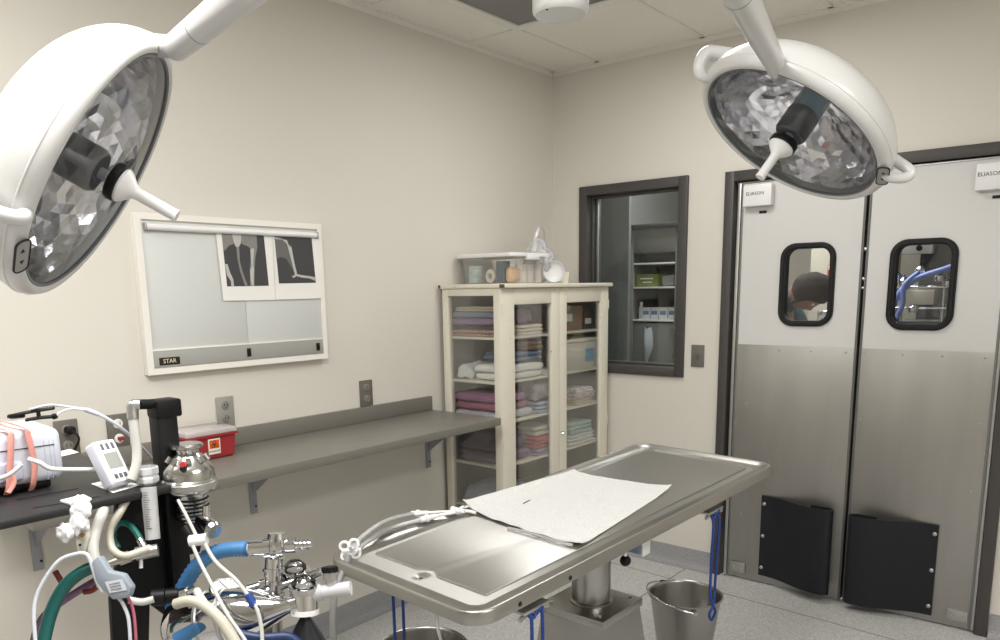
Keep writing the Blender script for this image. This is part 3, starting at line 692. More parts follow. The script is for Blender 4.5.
t_ = tag(MB().soft((.305, -.825, BZ), (.345, -.745, BZ+.075), .018, .004, 20, (6, 6, 4), 5).build('bandage_bundle', cloth('tan_elastic', (206, 172, 136))), 'tan elastic bandage bundle inside the clear bin', 'bandage', G_)
for i, y in enumerate((-.735, -.675, -.615)):
    roll('gauze_roll', (.325, y+.012, BZ), .027, .088, mat('gauze_white', (226, 220, 212), .9, bump=.3, scale=160), ('white gauze roll in the bin nearest its front corner', 'white gauze roll in the bin, middle of three', 'white gauze roll at the right end of the bin')[i], G_)
# bag with tied handles
PB = glassmat('white_bag_film', (.95, .95, .96), 1., haze=.5, rough=.15, hazecol=(.84, .84, .86))
bg = thing('plastic_bag', (.25, -.44, TOP), 'clear white carrier bag with a tall loop handle behind the bin', 'plastic bag')
b = MB(); bb = bmesh.new(); bmesh.ops.create_icosphere(bb, subdivisions=5, radius=1)
for v in bb.verts:
    z = v.co.z; s = 1-.45*max(0, z)**1.5
    n_ = noise.noise(v.co*2.6)*.22+noise.noise(v.co*6)*.1
    v.co = Vector((.23+v.co.x*.075*s*(1+n_), -.45+v.co.y*.085*s*(1+n_), TOP+.001+max(0, (z+1)*.115*(1+n_*.3))))
b.add(bb); b.build('bag_body', PB, bg, smooth=80)
p0 = Vector((.23, -.45, TOP+.16))
MB().tube([p0+Vector((0, -.035, -.01)), p0+Vector((0, -.025, .07)), p0+Vector((0, .01, .125)), p0+Vector((0, .05, .108)), p0+Vector((0, .055, .05)), p0+Vector((0, .035, -.02))], .010, n=10, flat=.35).build('loop_handle', PB, bg, smooth=80)
ds = thing('basin', (.315, -.44, TOP), 'round white plastic dish leaning beside the storage bin', 'dish')
M_ = basis((.70, -.70, .12)).to_4x4(); M_.translation = Vector((.315, -.44, TOP+.0565))
MB().lathe([(0, 0), (.035, 0), (.052, .012), (.056, .02), (.053, .02), (.049, .012), (.034, .004), (0, .004)], M_, 32, caps=False).build('bowl', PLAST, ds)
MB().lathe([(.054, .019), (.057, .0215), (.054, .024)], M_, 32, caps=False).build('rim', BPLAST, ds)
cpp = MB().lathe([(0, .0), (.026, 0), (.031, .058), (.033, .060), (.030, .060), (.0245, .004), (0, .004)], Matrix.Translation((.3, -.325, TOP)), 28, caps=False).build('paper_cup', mat('cup_ivory', (228, 222, 206), .5))
tag(cpp, 'small ivory cup at the right of the white dish on the cabinet', 'cup')
# ================================================================ OPERATING TABLE
ot = thing('operating_table', (1.44, -1.80, 0), 'stainless steel tilting operating table on a tapered pedestal', 'operating table')
TM = Matrix.Translation((1.447, -1.87, .882)) @ Matrix.Rotation(-.062, 4, 'Z') @ Matrix.Rotation(.045, 4, 'X') @ Matrix.Rotation(.013, 4, 'Y')
TL, TW = 1.47, .553
def outline(ins, z, r):
    return [Vector((x, y, z)) for x, y in rrect(TW-2*ins, TL-2*ins, r, 8)]
def loft(rings, M, caps=(True, True)):
    b = bmesh.new(); R_ = [[b.verts.new(M @ p) for p in r] for r in rings]; n = len(R_[0])
    for A, B in zip(R_, R_[1:]):
        for i in range(n): b.faces.new((A[i], A[(i+1) % n], B[(i+1) % n], B[i]))
    if caps[0]: b.faces.new(R_[0][::-1])
    if caps[1]: b.faces.new(R_[-1])
    bmesh.ops.recalc_face_normals(b, faces=b.faces[:]); mb = MB(); mb.add(b); return mb
R0 = .062
rings = [outline(.03, -.036, .05), outline(.006, -.036, R0-.004), outline(.0, -.032, R0), outline(0, -.006, R0), outline(.002, -.001, R0-.002), outline(.006, .0008, R0-.006), outline(.012, 0, R0-.01),
         outline(.022, -.008, R0-.018), outline(.03, -.0115, R0-.026), outline(.052, -.0135, .032)]
top = loft(rings, TM, (True, False)).build('tabletop_rim', RIM, ot, smooth=50)
# pan: raised lip, recessed working surface and a drain gutter around it
def pan():
    b = bmesh.new(); nx, ny = 56, 150; W2, L2 = TW/2-.052, TL/2-.052; V = []
    for j in range(ny+1):
        row = []
        for i in range(nx+1):
            x = -W2+2*W2*i/nx; y = -L2+2*L2*j/ny
            z = -.0135
            e = min(x+W2, W2-x); ey = min(L2-y, 9)
            # working surface starts 28 mm inside, 75 mm in at the near end, with a notch at the drain
            yn = .062 if abs(x) > .035 else .062+.022*(.5+.5*math.cos(math.pi*x/.035))
            ed = min((x+W2)-.02, (W2-x)-.02, (L2-y)-.02, (y+L2)-yn)
            # drain dish
            d = math.hypot(x, y+L2-.036); z -= .006*max(0, 1-(d/.02)**2)
            row.append(b.verts.new(TM @ Vector((x, y, z))))
        V.append(row)
    for j in range(ny):
        for i in range(nx): b.faces.new((V[j][i], V[j][i+1], V[j+1][i+1], V[j+1][i]))
    # join to the rounded inner corner outline of the rim
    mb = MB(); mb.add(b); return mb
pan().build('drain_pan', STEEL, top, smooth=60)
wp = []
W3, Y3, Y4 = TW/2-.076, -TL/2+.108, TL/2-.078
wp = [(W3, Y3), (W3, Y4), (-W3, Y4), (-W3, Y3)]
wp += [(x, Y3+.022*(.5+.5*math.cos(math.pi*x/.045))) for x in [-.045+.009*i for i in range(11)]]
MB().prism([TM @ Vector((x, y, -.0137)) for x, y in wp], TM.to_3x3() @ Vector((0, 0, .0052)), .0012).build('working_plate', STEEL, top, smooth=30)
dm = TM @ Matrix.Translation((0, -TL/2+.052+.036, -.0186))
MB().lathe([(0, 0), (.011, 0), (.012, .001), (.016, .0015), (.0175, .0005)], dm, 24, caps=False).build('drain_hole', mat('drain_dark', (40, 38, 36), .4, .5), top)
# under-frame
u = MB(); u.box((-.19, -.62, -.062), (.19, .62, -.037), .004, M=TM); u.box((-.07, -.22, -.10), (.07, .22, -.062), .004, M=TM)
u.build('under_frame', PSTEEL, ot)
PC = (1.425, -1.79)
MB().lathe([(.061, .50), (.061, .80)], Matrix.Translation((PC[0], PC[1], 0)), 48).build('lift_column', PSTEEL, ot)
MB().lathe([(.061, 0), (.068, 0), (.068, .006), (.062, .010), (.061, .010)], Matrix.Translation((PC[0], PC[1], .5405)), 48, caps=False).build('column_collar', PSTEEL, ot)
def sq(s, z): return [Vector((PC[0]+x*s, PC[1]+y*s, z)) for x, y in ((-1, -1), (1, -1), (1, 1), (-1, 1))]
pb = loft([sq(.20, 0), sq(.20, .03), sq(.165, .04), sq(.112, .512)], Matrix()).build('pedestal', PSTEEL, ot, smooth=20)
cpl = MB().box((PC[0]-.119, PC[1]-.119, .512), (PC[0]+.119, PC[1]+.119, .540), .003).build('pedestal_cap', PSTEEL, ot)
for x in (-.09, .09):
    for y in (-.09, .09): MB().cone((PC[0]+x, PC[1]+y, .540), (PC[0]+x, PC[1]+y, .5425), .006, n=12).build('screw', CHROME, cpl)
# tilt lock knob and lever under the table
def tl(x, y, z): return TM @ Vector((x, y, z))
kb = MB().cone(tl(.17, -.03, -.06), tl(.17, -.03, -.125), .006, n=12)
kb.build('lock_rod', CHROME, ot)
kk = bmesh.new(); bmesh.ops.create_uvsphere(kk, u_segments=20, v_segments=12, radius=.016); kk.transform(Matrix.Translation(tl(.17, -.03, -.132)))
kb = MB(); kb.add(kk); kb.build('lock_knob', BLACK, ot)
br = MB().box((.15, .0, -.118), (.20, .05, -.062), .003, M=TM).build('tilt_bracket', mat('bracket_blue_grey', (120, 130, 150), .5), ot)
MB().box((.2005, .005, -.124), (.206, .045, -.075), .002, M=TM).build('scale_plate', PLAST, ot)
for yy in (-.60, -.42):
    MB().lathe([(0, .003), (.005, .002), (.006, 0)], frame_m(tl(TW/2+.0002, yy, -.02), TM.to_3x3() @ Vector((0, 1, 0)), TM.to_3x3() @ Vector((0, 0, 1))), 12).build('side_rivet', INK, ot)
# rope cleats and blue cords
ROPE = mat('blue_cord', (20, 54, 122), .7, bump=.4, scale=300, dist=.001)
def cleat(x, y, s):
    c = MB(); c.box((x-.012*s, y-.045, -.058), (x+.028*s, y+.045, -.050), .002, M=TM) if s > 0 else c.box((x-.028, y-.045, -.058), (x+.012, y+.045, -.050), .002, M=TM)
    c.tube([tl(x+.018*s, y-.05, -.068), tl(x+.016*s, y-.02, -.062), tl(x+.016*s, y+.02, -.062), tl(x+.018*s, y+.05, -.068)], .0055, n=10)
    return c.build('cord_cleat', ALU, ot)
def cord(x, y, s, label, drop, far=0):
    cleat(x, y, s); c = tl(x+.016*s, y, -.064); b = MB()
    for k in (-1, 1):
        b.tube([c+Vector((.012*math.cos(t)*1., k*.012+.016*math.sin(t), .009*math.sin(t*2+k))) for t in [i*math.pi/4 for i in range(8)]], .0038, n=8, res=5, closed=True)
    b.tube([c+Vector((0, -.02, 0)), c+Vector((.012*s, -.022, -.03)), c+Vector((.010*s, -.024, -drop*.5)), c+Vector((.008*s, -.02, -drop))], .0044, n=8)
    b.tube([c+Vector((0, .018, 0)), c+Vector((.014*s, .016, -.03)), c+Vector((.012*s, .012, -drop*.5)), c+Vector((.012*s, .004, -drop*.96))], .0044, n=8)
    e = c+Vector((.010*s, -.01, -drop))
    b.tube([e+Vector((0, -.01, 0)), e+Vector((.006, .004, -.03)), e+Vector((.004, .02, -.055)), e+Vector((0, .004, -.075)), e+Vector((0, -.014, -.05)), e+Vector((.004, .006, -.02)), e+Vector((0, .012, .02))], .0044, n=8)
    o = b.build('restraint_cord', ROPE, smooth=80); tag(o, label, 'cord', 'blue restraint cords tied below the operating table')
cord(TW/2-.03, -.54, 1, 'blue cord on the cleat nearest the viewer, table front side', .62)
cord(TW/2-.03, .31, 1, 'blue cord hanging over the bucket at the far end of the table', .27)
cord(-TW/2+.035, -.50, -1, 'dark blue cord hanging behind the near end of the table', .50)
# absorbent pad
def pad():
    A, B, C_, D_ = (463, 509), (580, 548), (672, 488), (574, 473)
    b = bmesh.new(); n = 40; V = []
    P3 = []
    for (px, py) in (A, B, C_, D_):   # corners on the tabletop plane
        o_ = TM.inverted() @ CAM; q = TM.inverted() @ at(px, py, 1); d = q-o_; P3.append(o_+d*((-.006-o_.z)/d.z))
    for th in (0, .0016):
        for j in range(n+1):
            row = []
            for i in range(n+1):
                u_, v_ = i/n, j/n
                p = P3[0]*(1-u_)*(1-v_)+P3[1]*u_*(1-v_)+P3[2]*u_*v_+P3[3]*(1-u_)*v_
                p = p.copy(); p.z = -.0080+.004*min(1, max(0, (abs(p.x)-.16)/.06))+th
                p.z += .0022*(1+noise.noise(Vector((p.x*14, p.y*14, 3))))
                cl = max(0, 1-math.hypot(1-u_, v_)*9); p.z += .006*cl          # lifted near corner
                cr = max(0, 1-math.hypot(1-u_, 1-v_)*4); p.z += .010*cr*cr
                cf = max(0, 1-math.hypot(u_, 1-v_)*5); p.z += .003*cf*cf
                e = max(0, 1-v_/.03); p.z += .005*e*(1+noise.noise(Vector((u_*9, 1, 1))))      # rolled hem
                p.y -= .010*math.sin(math.pi*u_)*(1-v_); 
                p.z += .012*max(0, (abs(p.x)-.215)/.03) if abs(p.x) > .215 else 0
                row.append(b.verts.new(TM @ p))
            V.append(row)
    m_ = n+1
    T, Bt = V[m_:], V[:m_]
    for j in range(n):
        for i in range(n):
            b.faces.new((T[j][i], T[j][i+1], T[j+1][i+1], T[j+1][i])); b.faces.new((Bt[j][i], Bt[j+1][i], Bt[j+1][i+1], Bt[j][i+1]))
    for k in range(n):
        b.faces.new((Bt[0][k], Bt[0][k+1], T[0][k+1], T[0][k])); b.faces.new((Bt[n][k+1], Bt[n][k], T[n][k], T[n][k+1]))
        b.faces.new((Bt[k+1][0], Bt[k][0], T[k][0], T[k+1][0])); b.faces.new((Bt[k][n], Bt[k+1][n], T[k+1][n], T[k][n]))
    mb = MB(); mb.add(b); return mb
PADM = mat('mesh_pad', (204, 204, 203), .85, bump=1., scale=260, dist=.003, vary=.10)
pd = thing('heating_pad', TM @ Vector((.0, .05, -.005)), 'flat white absorbent mesh pad lying across the operating table', 'pad')
pad().build('pad_sheet', PADM, pd, smooth=60)
def tt(px, py, z=-.004):
    o_ = TM.inverted() @ CAM; q = TM.inverted() @ at(px, py, 1); d = q-o_; return TM @ (o_+d*((z-o_.z)/d.z))
p_ = tt(526, 501, -.004)
MB().tube([tt(523, 503.5, -.0015), tt(530, 500, -.0015)], .0012, n=6).build('printed_mark', INK, pd)
CLR = glassmat('clear_film', (.97, .97, .97), 1.0, haze=.35, rough=.1, hazecol=(.9, .9, .9))
MB().tube([tt(508, 528, -.003), tt(530, 533, -.001), tt(555, 541, -.002), tt(572, 545, 0)], .0042, n=10).build('clear_hem_tube', CLR, pd)
# tubes lying on the table
TUBE = glassmat('translucent_hose', (.95, .95, .95), 1.0, haze=.45, rough=.1, hazecol=(.82, .83, .84))
ht = thing('warm_water_hoses', tt(400, 530), 'pair of translucent hoses with white connectors on the near table end', 'hoses')
h1 = [tt(351, 549, .022), tt(362, 537, .035), tt(380, 524, .045), tt(398, 517, .034), tt(413, 514, .012)]
h2 = [tt(354, 553, .014), tt(368, 541, .016), tt(386, 530, .014), tt(405, 524, .010), tt(424, 519, .008)]
MB().tube(h1, .0062, n=12).build('hose', TUBE, ht, smooth=80); MB().tube(h2, .0062, n=12).build('hose', TUBE, ht, smooth=80)
for a, c in ((tt(411, 514, .012), tt(428, 513, .009)), (tt(420, 520, .008), tt(436, 516, .006))):
    k = MB().cone(a, c, .009, .007, n=8); k.cone(a+(c-a)*.3, a+(c-a)*.5, .0115, n=8); k.build('connector', PLAST, ht)
MB().tube([tt(427, 513, .009), tt(440, 512, .006), tt(455, 511.5, .004)], .0045, n=10).build('hose_end', PLAST, ht)
MB().tube([tt(436, 516, .006), tt(446, 514, .004), tt(455, 512.5, .004)], .0045, n=10).build('hose_end', PLAST, ht)
k = MB()
c_ = tt(457, 511, .004)
k.cone(c_-Vector((.02, 0, 0)), c_+Vector((.02, .01, 0)), .012, .006, n=8); k.tube([c_, tt(468, 511, .002), tt(476, 513, -.001)], .005, n=8); k.tube([c_+Vector((.008, .004, .006)), tt(463, 507, .01)], .005, n=8)
k.build('y_connector', PLAST, ht)
k = MB()
base = tt(350, 551, .012)
for dx, dz in ((-.014, .012), (.010, .018), (-.010, -.014), (.014, -.006)):
    c_ = base+RGT*dx+UPV*dz
    k.tube([c_+RGT*.011*math.cos(t)+UPV*.011*math.sin(t) for t in [i*math.pi/5 for i in range(10)]], .0042, n=8, res=3, closed=True)
k.tube([base-RGT*.02, base+RGT*.028+UPV*.002], .006, n=8, flat=1.2)
k.build('hose_clip', PLAST, ht, smooth=80)
GH = mat('grey_hose', (128, 128, 128), .4)
e0 = tt(349, 556, .0)
MB().tube([e0, at(343, 572, dep(e0)-.03), at(336, 590, dep(e0)-.05), at(333, 615, dep(e0)-.05), at(334, 660, dep(e0)-.02)], .0085, n=12).build('grey_hose', GH, ht, smooth=80)
# thin drain tube from the near table end
e1 = tt(438, 611, -.036)
MB().tube([e1, e1+Vector((.0, -.004, -.03)), e1+Vector((.01, .01, -.12)), e1+Vector((.03, .06, -.4)), e1+Vector((0, .1, -.55))], .004, n=10).build('drain_tube', TUBE, ot, smooth=80)
# ================================================================ BUCKETS
def bucket(x, y, r, h, rb_, label, ang, z0=0.0):
    t = thing('steel_bucket', (x, y, z0), label, 'bucket')
    T_ = Matrix.Translation((x, y, z0))
    MB().lathe([(0, .004), (rb_-.01, .004), (rb_, .010), (r-.004, h-.006), (r+.004, h-.003), (r+.005, h+.001), (r+.001, h+.004), (r-.004, h+.001), (r-.006, h-.006), (rb_-.003, .014), (rb_-.012, .008), (0, .008)], T_, 56, caps=False).build('pail', PSTEEL, t, smooth=50)
    MB().lathe([(rb_-.02, 0), (rb_+.004, 0), (rb_+.004, .014), (rb_-.002, .018)], T_, 40, caps=False).build('foot_ring', RUBBER, t)
    e = [Vector((x+math.cos(ang+k)*(r+.004), y+math.sin(ang+k)*(r+.004), z0+h-.018)) for k in (0, math.pi)]
    ctr = Vector((x, y, z0+h-.018)); side = Vector((math.cos(ang+math.pi/2), math.sin(ang+math.pi/2), 0))
    pts = [ctr+(e[0]-ctr)*1.06*math.cos(a)+(side*.99+Vector((0, 0, .25)))*(r+.012)*math.sin(a) for a in [math.pi*i/8 for i in range(9)]]
    hb_ = MB().tube(pts, .0035, n=8).build('bail_handle', CHROME, t, smooth=80)
    for p in e: MB().cone(p-(p-ctr).normalized()*.003, p+(p-ctr).normalized()*.014, .011, .007, n=14).build('bail_ear', ALU, t)
    mid = pts[1]; MB().tube([pts[0]*.6+pts[1]*.4, pts[1]*.8+pts[2]*.2], .0085, n=10).build('grip', BLACK, hb_)
    return t
b1 = bucket(1.385, -1.03, .143, .30, .098, 'stainless steel bucket with bail handle below the far table end', math.radians(130))
b2 = bucket(.875, -2.005, .155, .30, .11, 'stainless steel bucket partly hidden below the near table end', math.radians(200))
# swivelling base the far bucket stands in: black bumper wheels
# ================================================================ SURGICAL LAMPS
LW = mat('lamp_white', (202, 202, 201), .3, coat=.3)
LSEAM = mat('lamp_seam', (120, 120, 120), .5)
REFL = mat('faceted_reflector', (236, 236, 242), .10, 1.)
TEAL = glassmat('teal_filter', (.45, .72, .78), 1.0, haze=.4, hazecol=(.22, .42, .48))
LGLASS = glassmat('lamp_glass', (.97, .975, .98), .8, haze=.06, hazecol=(.72, .76, .86))
def lamp(c, nrm, label, arm, btn_px, loops, tipz, rgl=.235, dome=1.):
    c = Vector(c); Z = -Vector(nrm).normalized(); B3 = basis(Z); M = B3.to_4x4(); M.translation = c
    t = bpy.data.objects.new('surgical_lamp', None); COL.objects.link(t); t.location = c; t.rotation_euler = B3.to_euler(); t.empty_display_size = .05
    tag(t, label, 'surgical lamp', 'ceiling surgical lamps')
    def ang(px, py):
        d = at(px, py, 1)-CAM; p = CAM+d*((c-CAM).dot(Z)/d.dot(Z)); q = M.inverted() @ p; return math.atan2(q.y, q.x)
    k = rgl/.235
    prof = [(rgl-.002, -.004), (rgl+.006, -.010), (rgl+.016, -.008), (rgl+.024, .002), (rgl+.026, .014)]
    for i in range(1, 19):
        a = math.radians(90*i/18); prof.append(((rgl+.026)*math.cos(a)**.82 if i < 18 else 0, .014+.150*dome*k*math.sin(a)**1.08*.93))
    MB().lathe(prof, M, 96, caps=False).build('lamp_dome', LW, t, smooth=60)
    MB().lathe([(rgl+.0255, .012), (rgl+.0275, .0135), (rgl+.0275, .0155), (rgl+.0255, .017)], M, 96, caps=False).build('trim_ring', LW, t, smooth=60)
    MB().lathe([(rgl-.004, -.006), (rgl+.0, -.0080), (rgl+.002, -.0065), (rgl-.001, -.002), (rgl-.004, -.002), (rgl-.004, -.006)], M, 96, caps=False).build('gasket', mat('lamp_gasket', (96, 98, 102), .4), t, smooth=60)
    # glass cover, slightly convex
    MB().lathe([(rgl-.003, -.004), (rgl*.8, -.011), (rgl*.5, -.017), (rgl*.2, -.020), (.03, -.0205)], M, 72, caps=False).build('glass_cover', LGLASS, t, smooth=80)
    # faceted bowl reflector
    bb = bmesh.new(); n = 46; rr = random.Random(5); rings = []
    for j in range(15):
        a = math.radians(6+80*j/14); r = (rgl-.004)*math.cos(a)**.8; z = .002+.135*k*math.sin(a)*.9
        off = .5*(j % 2)
        rings.append([bb.verts.new(M @ Vector(((r+rr.uniform(-.0015, .0015))*math.cos(2*math.pi*(i+off)/n), (r+rr.uniform(-.0015, .0015))*math.sin(2*math.pi*(i+off)/n), z+rr.uniform(-.002, .002)))) for i in range(n)])
    for j in range(14):
        A, B_ = rings[j], rings[j+1]
        for i in range(n):
            if j % 2 == 0: bb.faces.new((A[i], A[(i+1) % n], B_[i])); bb.faces.new((A[(i+1) % n], B_[(i+1) % n], B_[i]))
            else: bb.faces.new((A[i], A[(i+1) % n], B_[(i+1) % n])); bb.faces.new((A[i], B_[(i+1) % n], B_[i]))
    bb.faces.new(rings[-1])
    rf = MB(); rf.add(bb); rf.build('reflector', REFL, t, smooth=None)
    # bulb housing
    MB().lathe([(0, .140), (.040, .140), (.040, .062), (.036, .062), (.036, .136), (0, .136)], M, 36, caps=False).build('heat_filter', TEAL, t)
    MB().lathe([(.040, .062), (.042, .058), (.042, .004), (.038, -.002), (.0, -.002)], M, 36, caps=False).build('bulb_shroud', BLACK, t)
    MB().cone(M @ Vector((0, 0, .005)), M @ Vector((0, 0, -.035)), .011, n=20).build('centre_tube', PLAST, t)
    hz = -tipz*.30
    MB().lathe([(.010, hz+.022), (.034, hz+.020), (.036, hz+.017), (.036, hz+.006), (.033, hz+.003), (.010, hz+.002)], M, 40).build('grip_ring', BLACK, t)
    hd = MB().lathe([(.0, hz+.004), (.032, hz+.003), (.033, hz-.001), (.028, hz-.008), (.014, hz-.022), (.0115, hz-.030), (.0115, -tipz+.006), (.0125, -tipz+.004), (.0125, -tipz+.001), (.011, -tipz), (0, -tipz)], M, 36, caps=False)
    hd.build('sterile_handle', PLAST, t)
    # control button panel on the rim
    a = ang(*btn_px); r_ = rgl+.0175
    Mb = M @ Matrix.Rotation(a, 4, 'Z') @ Matrix.Translation((r_, 0, -.0085)) @ Matrix.Rotation(math.pi, 4, 'X')
    Mb = Mb @ Matrix.Rotation(math.radians(20), 4, 'Y')
    pl_ = [Mb @ Vector((x, y, 0)) for x, y in rrect(.026, .076, .011, 5)]
    pn = MB().prism(pl_, (Mb.to_3x3() @ Vector((0, 0, .003)))).build('button_panel', mat('panel_grey', (150, 150, 148), .4), t)
    fr_ = ring_prism(rrect(.0285, .0785, .012, 5), rrect(.024, .074, .010, 5), Mb @ Matrix.Translation((0, 0, .001)), .003); fr_.build('panel_outline', INK, pn)
    MB().prism([Mb @ Vector(q) for q in ((-.004, .010, .0031), (.004, .010, .0031), (0, .019, .0031))], Mb.to_3x3() @ Vector((0, 0, .0006))).build('up_arrow', INK, pn)
    MB().prism([Mb @ Vector(q) for q in ((-.004, -.010, .0031), (0, -.019, .0031), (.004, -.010, .0031))], Mb.to_3x3() @ Vector((0, 0, .0006))).build('down_arrow', INK, pn)
    for (lx, ly, sp_, reach, tall) in loops:
        a = ang(lx, ly); Ml = M @ Matrix.Rotation(a, 4, 'Z'); R = rgl+.026
        zf = tall
        pts = [(R-.060, 0, .115*zf), (R-.012, 0, .088*zf), (R+reach*.75, 0, .066*zf), (R+reach, 0, .042*zf), (R+reach*.8, 0, .012*zf), (R+reach*.2, 0, -.004), (R-.014, 0, .002)]
        MB().tube([Ml @ Vector(p) for p in pts], (lambda t_: .0115*(1+(sp_-1)*(1-t_)**.7)), n=14).build('side_handle', LW, t, smooth=80)
    # arm
    A0, A1, A2 = [Vector(p) for p in arm[0]]; r0, r1 = arm[1]
    MB().cone(A0, A1, r0, r1, n=36).build('lower_arm', LW, t, smooth=60)
    d = (A1-A0).normalized()
    bs = MB(); s_ = bmesh.new(); bmesh.ops.create_uvsphere(s_, u_segments=28, v_segments=16, radius=r0*1.0); s_.transform(Matrix.Translation(A0)); bs.add(s_)
    tgt = M @ Vector(((rgl-.0)*math.cos(ang(*arm[2])), (rgl-.0)*math.sin(ang(*arm[2])), .05)) 
    bs.cone(A0, tgt, r0*.82, r0*.9, n=24); bs.build('ball_joint', LW, t, smooth=60)
    sg = A0+d*((A1-A0).length*arm[3]); rs = r0+(r1-r0)*arm[3]
    MB().cone(sg, sg+d*.0015, rs+.0004, n=36).build('arm_seam', LSEAM, t)
    MB().cone(A1-d*.0, A2, r1, r1*1.1, n=32).build('upper_arm', LW, t, smooth=60)
    s_ = bmesh.new(); bmesh.ops.create_uvsphere(s_, u_segments=28, v_segments=16, radius=r1*1.15); s_.transform(Matrix.Translation(A1)); mb = MB(); mb.add(s_); mb.build('elbow', LW, t, smooth=80)
    return t
HUB = Vector((1.43, -1.962, 0))
lamp((1.947, -1.694, 1.889), (-.370, -.463, -.805), 'right ceiling surgical lamp tilted toward the table, near the doors',
     ((at(781, 75, 1.78), at(723, -38, 1.34), HUB+Vector((0.03, 0, 2.42))), (.0205, .034), (775, 60), .78), (882, 171), [(697, 70, 1.75, .030, .80), (902, 180, 1.15, .042, .45)], .132)
lamp((1.180, -3.072, 1.738), (.518, .677, -.523), 'left ceiling surgical lamp seen from its side, over the anaesthesia cart',
     ((at(176, 47, 1.33), at(290, -45, 1.12), HUB+Vector((-.03, -.03, 2.54))), (.0225, .030), (168, 50), .22), (16, 252), [(-25, 240, 1., .03, 1.)], .150)
mc = thing('lamp_ceiling_mount', (HUB.x, HUB.y, H), 'white cylindrical ceiling mount carrying both lamp arms', 'lamp mount')
MB().lathe([(0, 2.215), (.066, 2.215), (.072, 2.221), (.0735, 2.228), (.0735, 2.40)], Matrix.Translation(HUB), 56, caps=False).build('end_cap', LW, mc)
MB().lathe([(.070, 2.40), (.060, 2.402), (.060, 2.64), (.12, 2.645), (.12, H)], Matrix.Translation(HUB), 48, caps=False).build('mount_column', LW, mc)
pp = HUB+Vector((.0, -.06, 2.2148)); MB().cone(pp, pp-Vector((0, 0, .0016)), .003, n=10).build('cap_screw', INK, mc)
# ================================================================ ANAESTHESIA CART
an = thing('anaesthesia_machine', (1.40, -3.12, 0), 'black anaesthesia cart with chrome valves, hoses and a vaporizer', 'anaesthesia machine')
SHM = mat('shelf_black', (38, 38, 39), .42)
MB().box((1.376, -3.120, .06), (1.411, -3.084, 1.338), .004).build('post', BLACK, an)
MB().box((1.374, -3.121, 1.308), (1.414, -3.076, 1.339), .004).build('post_cap', BLACK, an)
shf = MB().box((1.02, -3.78, 1.187), (1.450, -3.108, 1.2), .004).build('shelf', SHM, an)
for (a, c) in ((at(17, 500, 1.2), at(78, 489, 1.25)), (at(33, 508, 1.2), at(62, 503, 1.22)), (at(83, 499, 1.24), at(100, 495, 1.26))):
    a = on(0, 0, 2, 1.2) if False else a
slo = MB()
for (p, q) in (((17, 499.5), (78, 488.5)), ((33, 508), (62, 503.3)), ((83, 499.5), (100, 496))):
    P3, Q3 = on(*p, 2, 1.2003), on(*q, 2, 1.2003); d = (Q3-P3).normalized()*.0; n_ = Vector((-(Q3-P3).y, (Q3-P3).x, 0)).normalized()*.0016
    MB().prism([P3-n_, Q3-n_, Q3+n_, P3+n_], (0, 0, .0005)).build('shelf_slot', INK, shf)
MB().box((1.03, -3.77, .02), (1.06, -3.74, 1.187), .003).build('rear_post', BLACK, an)
# plates below the shelf
X_ = 1.405
def poly_x(pts, x, th, mt, name): return MB().prism([on(px, py, 0, x) for px, py in pts], (-th, 0, 0), .001).build(name, mt, an)
poly_x([(116, 494), (186, 487), (188, 505), (204, 534), (200, 552), (186, 556), (190, 634), (150, 604), (148, 690), (116, 690), (111, 600), (118, 560)], X_-.01, .012, BLACK, 'mounting_plate')
MB().box((1.12, -3.50, .03), (1.62, -2.98, .055), .01).build('base_plate', BLACK, an)
for x in (1.16, 1.58):
    for y in (-3.46, -3.02): MB().cone((x-.012, y, .02), (x+.012, y, .02), .02, n=20).build('caster', RUBBER, an)
D1 = 1.26
def T(pts, r, mt, name, parent=an, d=None, n=12, **k):
    P3 = [at(p[0], p[1], p[2] if len(p) > 2 else (d or D1)) for p in pts]
    return MB().tube(P3, r, n=n, **k).build(name, mt, parent, smooth=70)
def K(a, b, r0, r1, mt, name, parent=an, n=20):
    return MB().cone(at(*a), at(*b), r0, r1, n).build(name, mt, parent, smooth=40)
MILKY = mat('milky_hose', (188, 187, 182), .35, coat=.3); WCAB = mat('white_cable', (202, 205, 214), .4); BEIGE = mat('beige_hose', (178, 174, 160), .4)
# vertical hose with elbow plugged into the post cap
e = K((153, 404, 1.30), (139, 404.5, 1.28), .0085, .0085, BLACK, 'hose_port')
K((140, 404.5, 1.28), (136, 404.5, 1.28), .0082, .0075, PLAST, 'port_collar', e)
MB().box((0, 0, 0), (.001, .001, .001)).bm.free()
el = T([(139, 404.5, 1.28), (133, 405, 1.275), (132.5, 411, 1.275), (133, 419, 1.275)], .0092, ALU, 'elbow_fitting')
T([(133, 416, 1.275), (134.5, 430, 1.275), (137, 450, 1.275), (136, 466, 1.27), (131, 480, 1.262)], .0078, MILKY, 'standing_hose', ridge=0)
